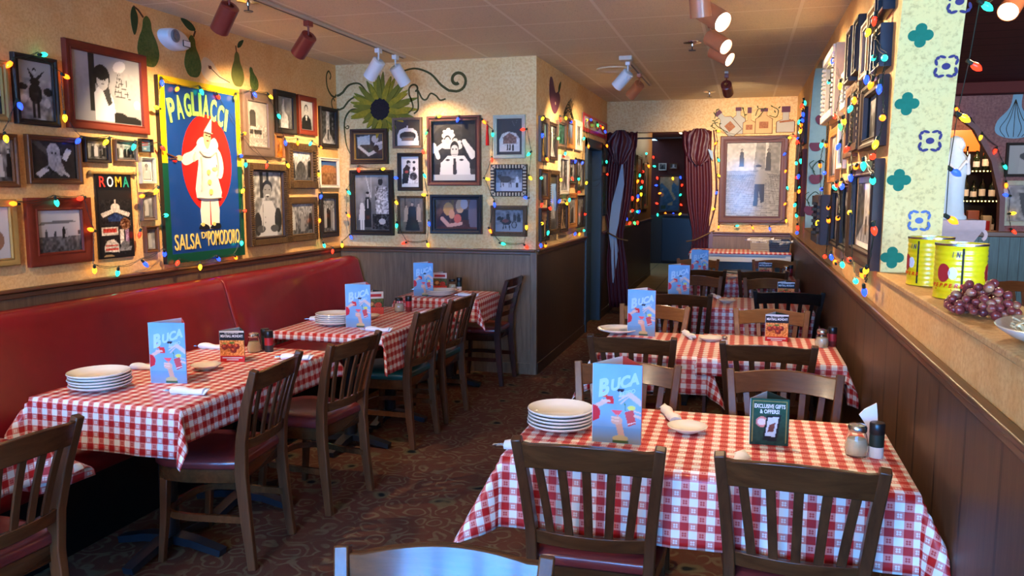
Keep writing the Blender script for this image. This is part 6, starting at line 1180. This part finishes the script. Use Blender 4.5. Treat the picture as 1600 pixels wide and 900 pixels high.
m = MB(); m.sweep([(.02,.07,.35),(.075,.045,.29),(.10,.008,.36)], [.035,.032,.018], [.035,.032,.018], n=8); m.sweep([(.02,-.07,.35),(.075,-.045,.29),(.10,-.008,.36)], [.035,.032,.018], [.035,.032,.018], n=8); m.sweep([(.098,.004,.345),(.108,.003,.375),(.112,.002,.40)], [.02,.018,.008], [.02,.016,.006], n=8); m.build('praying_arms', M['white_pnt'], t, ang=60)
t = thing('pedestal', (1.24,5.6,0), 0, 'pinkish carved capital on a column carrying the statue', 'pedestal'); m_ped = plain('pink_plaster', (186,170,176), .7, .2, var=.12); m = MB(); m.lathe([(.13,0),(.13,.06),(.09,.1),(.08,.15),(.075,1.15),(.085,1.18),(.08,1.2)], 24); m.build('column', m_ped, t)
m = MB(); m.loft([[(-k,-k,z),(k,-k,z),(k,k,z),(-k,k,z)] for k, z in ((.08,1.18),(.09,1.22),(.12,1.30),(.15,1.36),(.165,1.38),(.165,1.43))])
for sx in (-1,1):
    for sy in (-1,1): m.sweep([(sx*.14+.035*math.cos(a)*sx, sy*.14, 1.34+.035*math.sin(a)) for a in [PI*1.2*i/10-1 for i in range(11)]], .02, .012, up=(0,1,0))
m.build('capital', m_ped, t, ang=40)
t = thing('back_bar', (2.45,11.1,0), 0, 'bar shelving with lit edges seen through the bar arch', 'shelf'); m = MB()
for z in (1.10,1.50,1.86): m.box(-.95,.80,-.16,.16,z-.02,z)
m.build('shelf_board', M['chair_blk'], t); m = MB()
MB().box(-.95,.80,.16,.2,.9,2.2).build('back_board', M['black'], t); MB().box(-.6,.32,.10,.16,2.10,2.36).build('lit_orange_panel', glow('orange_panel',(220,90,30),.9), t)
gl = glow('edge_light',(255,230,120),5)
for z in (1.50,1.86):
    m = MB()
    for i in range(44): m.box(-.93+.04*i,-.918+.04*i,-.168,-.16,z-.016,z-.004)
    m.build('edge_lights', gl, t)
MB().box(-.95,.8,-.5,-.2,1.02,1.06).build('counter', M['chair_mah'], t); MB().box(-.95,.8,-.48,-.22,0,1.02).build('counter_front', M['chair_blk'], t)
bts = {}; rd = random.Random(11); BG = [((20,32,24),'dark'),((60,40,20),'amber'),((190,196,196),'clear'),((30,50,30),'green')]
k = 0
for z in (1.50,1.86,1.10):
    for i in range(13):
        x = 2.0+.1*i; g = rd.randrange(4) if z > 1.5 else (0 if z == 1.5 else rd.randrange(4)); sh_ = {1.50:'middle lit shelf',1.86:'top lit shelf',1.10:'lowest shelf'}[z]; lab = '%s glass bottle with a pale label on the %s behind the bar' % (BG[g][1], sh_); gp_ = '%s bottles on the %s behind the bar' % (BG[g][1], sh_)
        if g not in bts:
            b = thing('liquor_bottle', (0,0,0), 0, lab, 'bottle', gp_); m = MB(); m.lathe([(.033,0),(.036,.004),(.036,.17),(.03,.2),(.013,.225),(.012,.275),(.014,.277),(.014,.29),(.001,.291)], 14); m.build('bottle_glass', plain('bottle_'+BG[g][1], BG[g][0], .12, .6, var=0, coat=.5), b, ang=50); m = MB(); m.lathe([(.0368,.05),(.0368,.13)], 14, cap=False); m.build('bottle_label', M['white_pap'] if g else M['mat_white'], b); bts[g] = b
        else: b = dup(bts[g], (0,0,0), 0, lab, gp_)
        b.location = (x, 11.05+rd.uniform(-.04,.04), z); b.scale = (1,1,rd.uniform(.82,1.05))
for j, (x, w_, c) in enumerate(((2.33,.1,(200,190,120)),(2.47,.13,(196,90,50)),(2.63,.12,(150,80,50)),(2.78,.09,(190,180,150)))):
    t = thing('bar_box', (x,10.75,1.06), 0, '%s carton standing on the bar counter under the arch' % ('pale yellow','red and white','brown','beige')[j], 'box', None); MB().box(-w_/2,w_/2,-.05,.05,0,.26+.03*(j%3)).build('carton', plain('carton_%s' % 'abcd'[j], c, .5), t, bevel=.003); MB().box(-w_*.3,w_*.3,-.052,-.05,.06,.2).build('carton_print', M['white_pap'] if j < 2 else M['label_red'], t)
l = bpy.data.lights.new('bar_lamp','POINT'); l.energy = 30; l.color = (1,.66,.36); l.shadow_soft_size = .08; t = thing('pendant_lamp', (2.3,10.4,2.74), 0, 'small lamp on the bar ceiling', 'ceiling lamp'); m = MB(); m.lathe([(.05,0),(.05,-.05),(.001,-.06)], 14); m.build('shade', M['lamp_in'], t); b = bpy.data.objects.new('lamp_glow', l); C.objects.link(b); b.parent = t; b.location = (.3,0,-.15)
for x, y, rz, k, lab in ((1.78,6.5,-2.6,'lad','dark ladder-back chair in the bar room behind the yellow can'),(2.22,7.1,-2.9,'mid','brown slat-back chair in the bar room at the right picture edge'),(2.75,7.3,3.0,'mid','brown slat-back chair in the bar room, farther right')): chair(k, x, y, rz, lab, 'bar room chairs')
t = make_table('dining_table', 1.45, 2.5, 5.2, 6.1, 'dark bar room table with pale blue plates at the right picture edge', [(0,0)])
for i, (x, y) in enumerate(((1.62,5.55),(1.85,5.85))):
    o = copy_tree(pl0[.118]); o.location = (x,y,TH+.001); o.scale = (1.2,1.2,1.3); tag(o, ('nearer','farther')[i]+' plate on the bar room table', None, 'plates in the bar room')
for x, y in ((1.72,5.30),): o = dup(p0['label_redchili'], (x,y,TH+.001), 0, 'black-capped shaker on the bar room table')
# one neon sign in the front window, mirrored as seen from inside
g = glow('neon_pink', (255,120,150), 6); t = thing('neon_sign', (.02,-3.40,1.72), 0, 'pink neon word sign hanging in the front window behind the camera', 'sign'); text_part('PIZZA','neon_letters',g,t,.55,.2,(0,0,0),(PI/2,0,0),shear=.2,ext=.004)
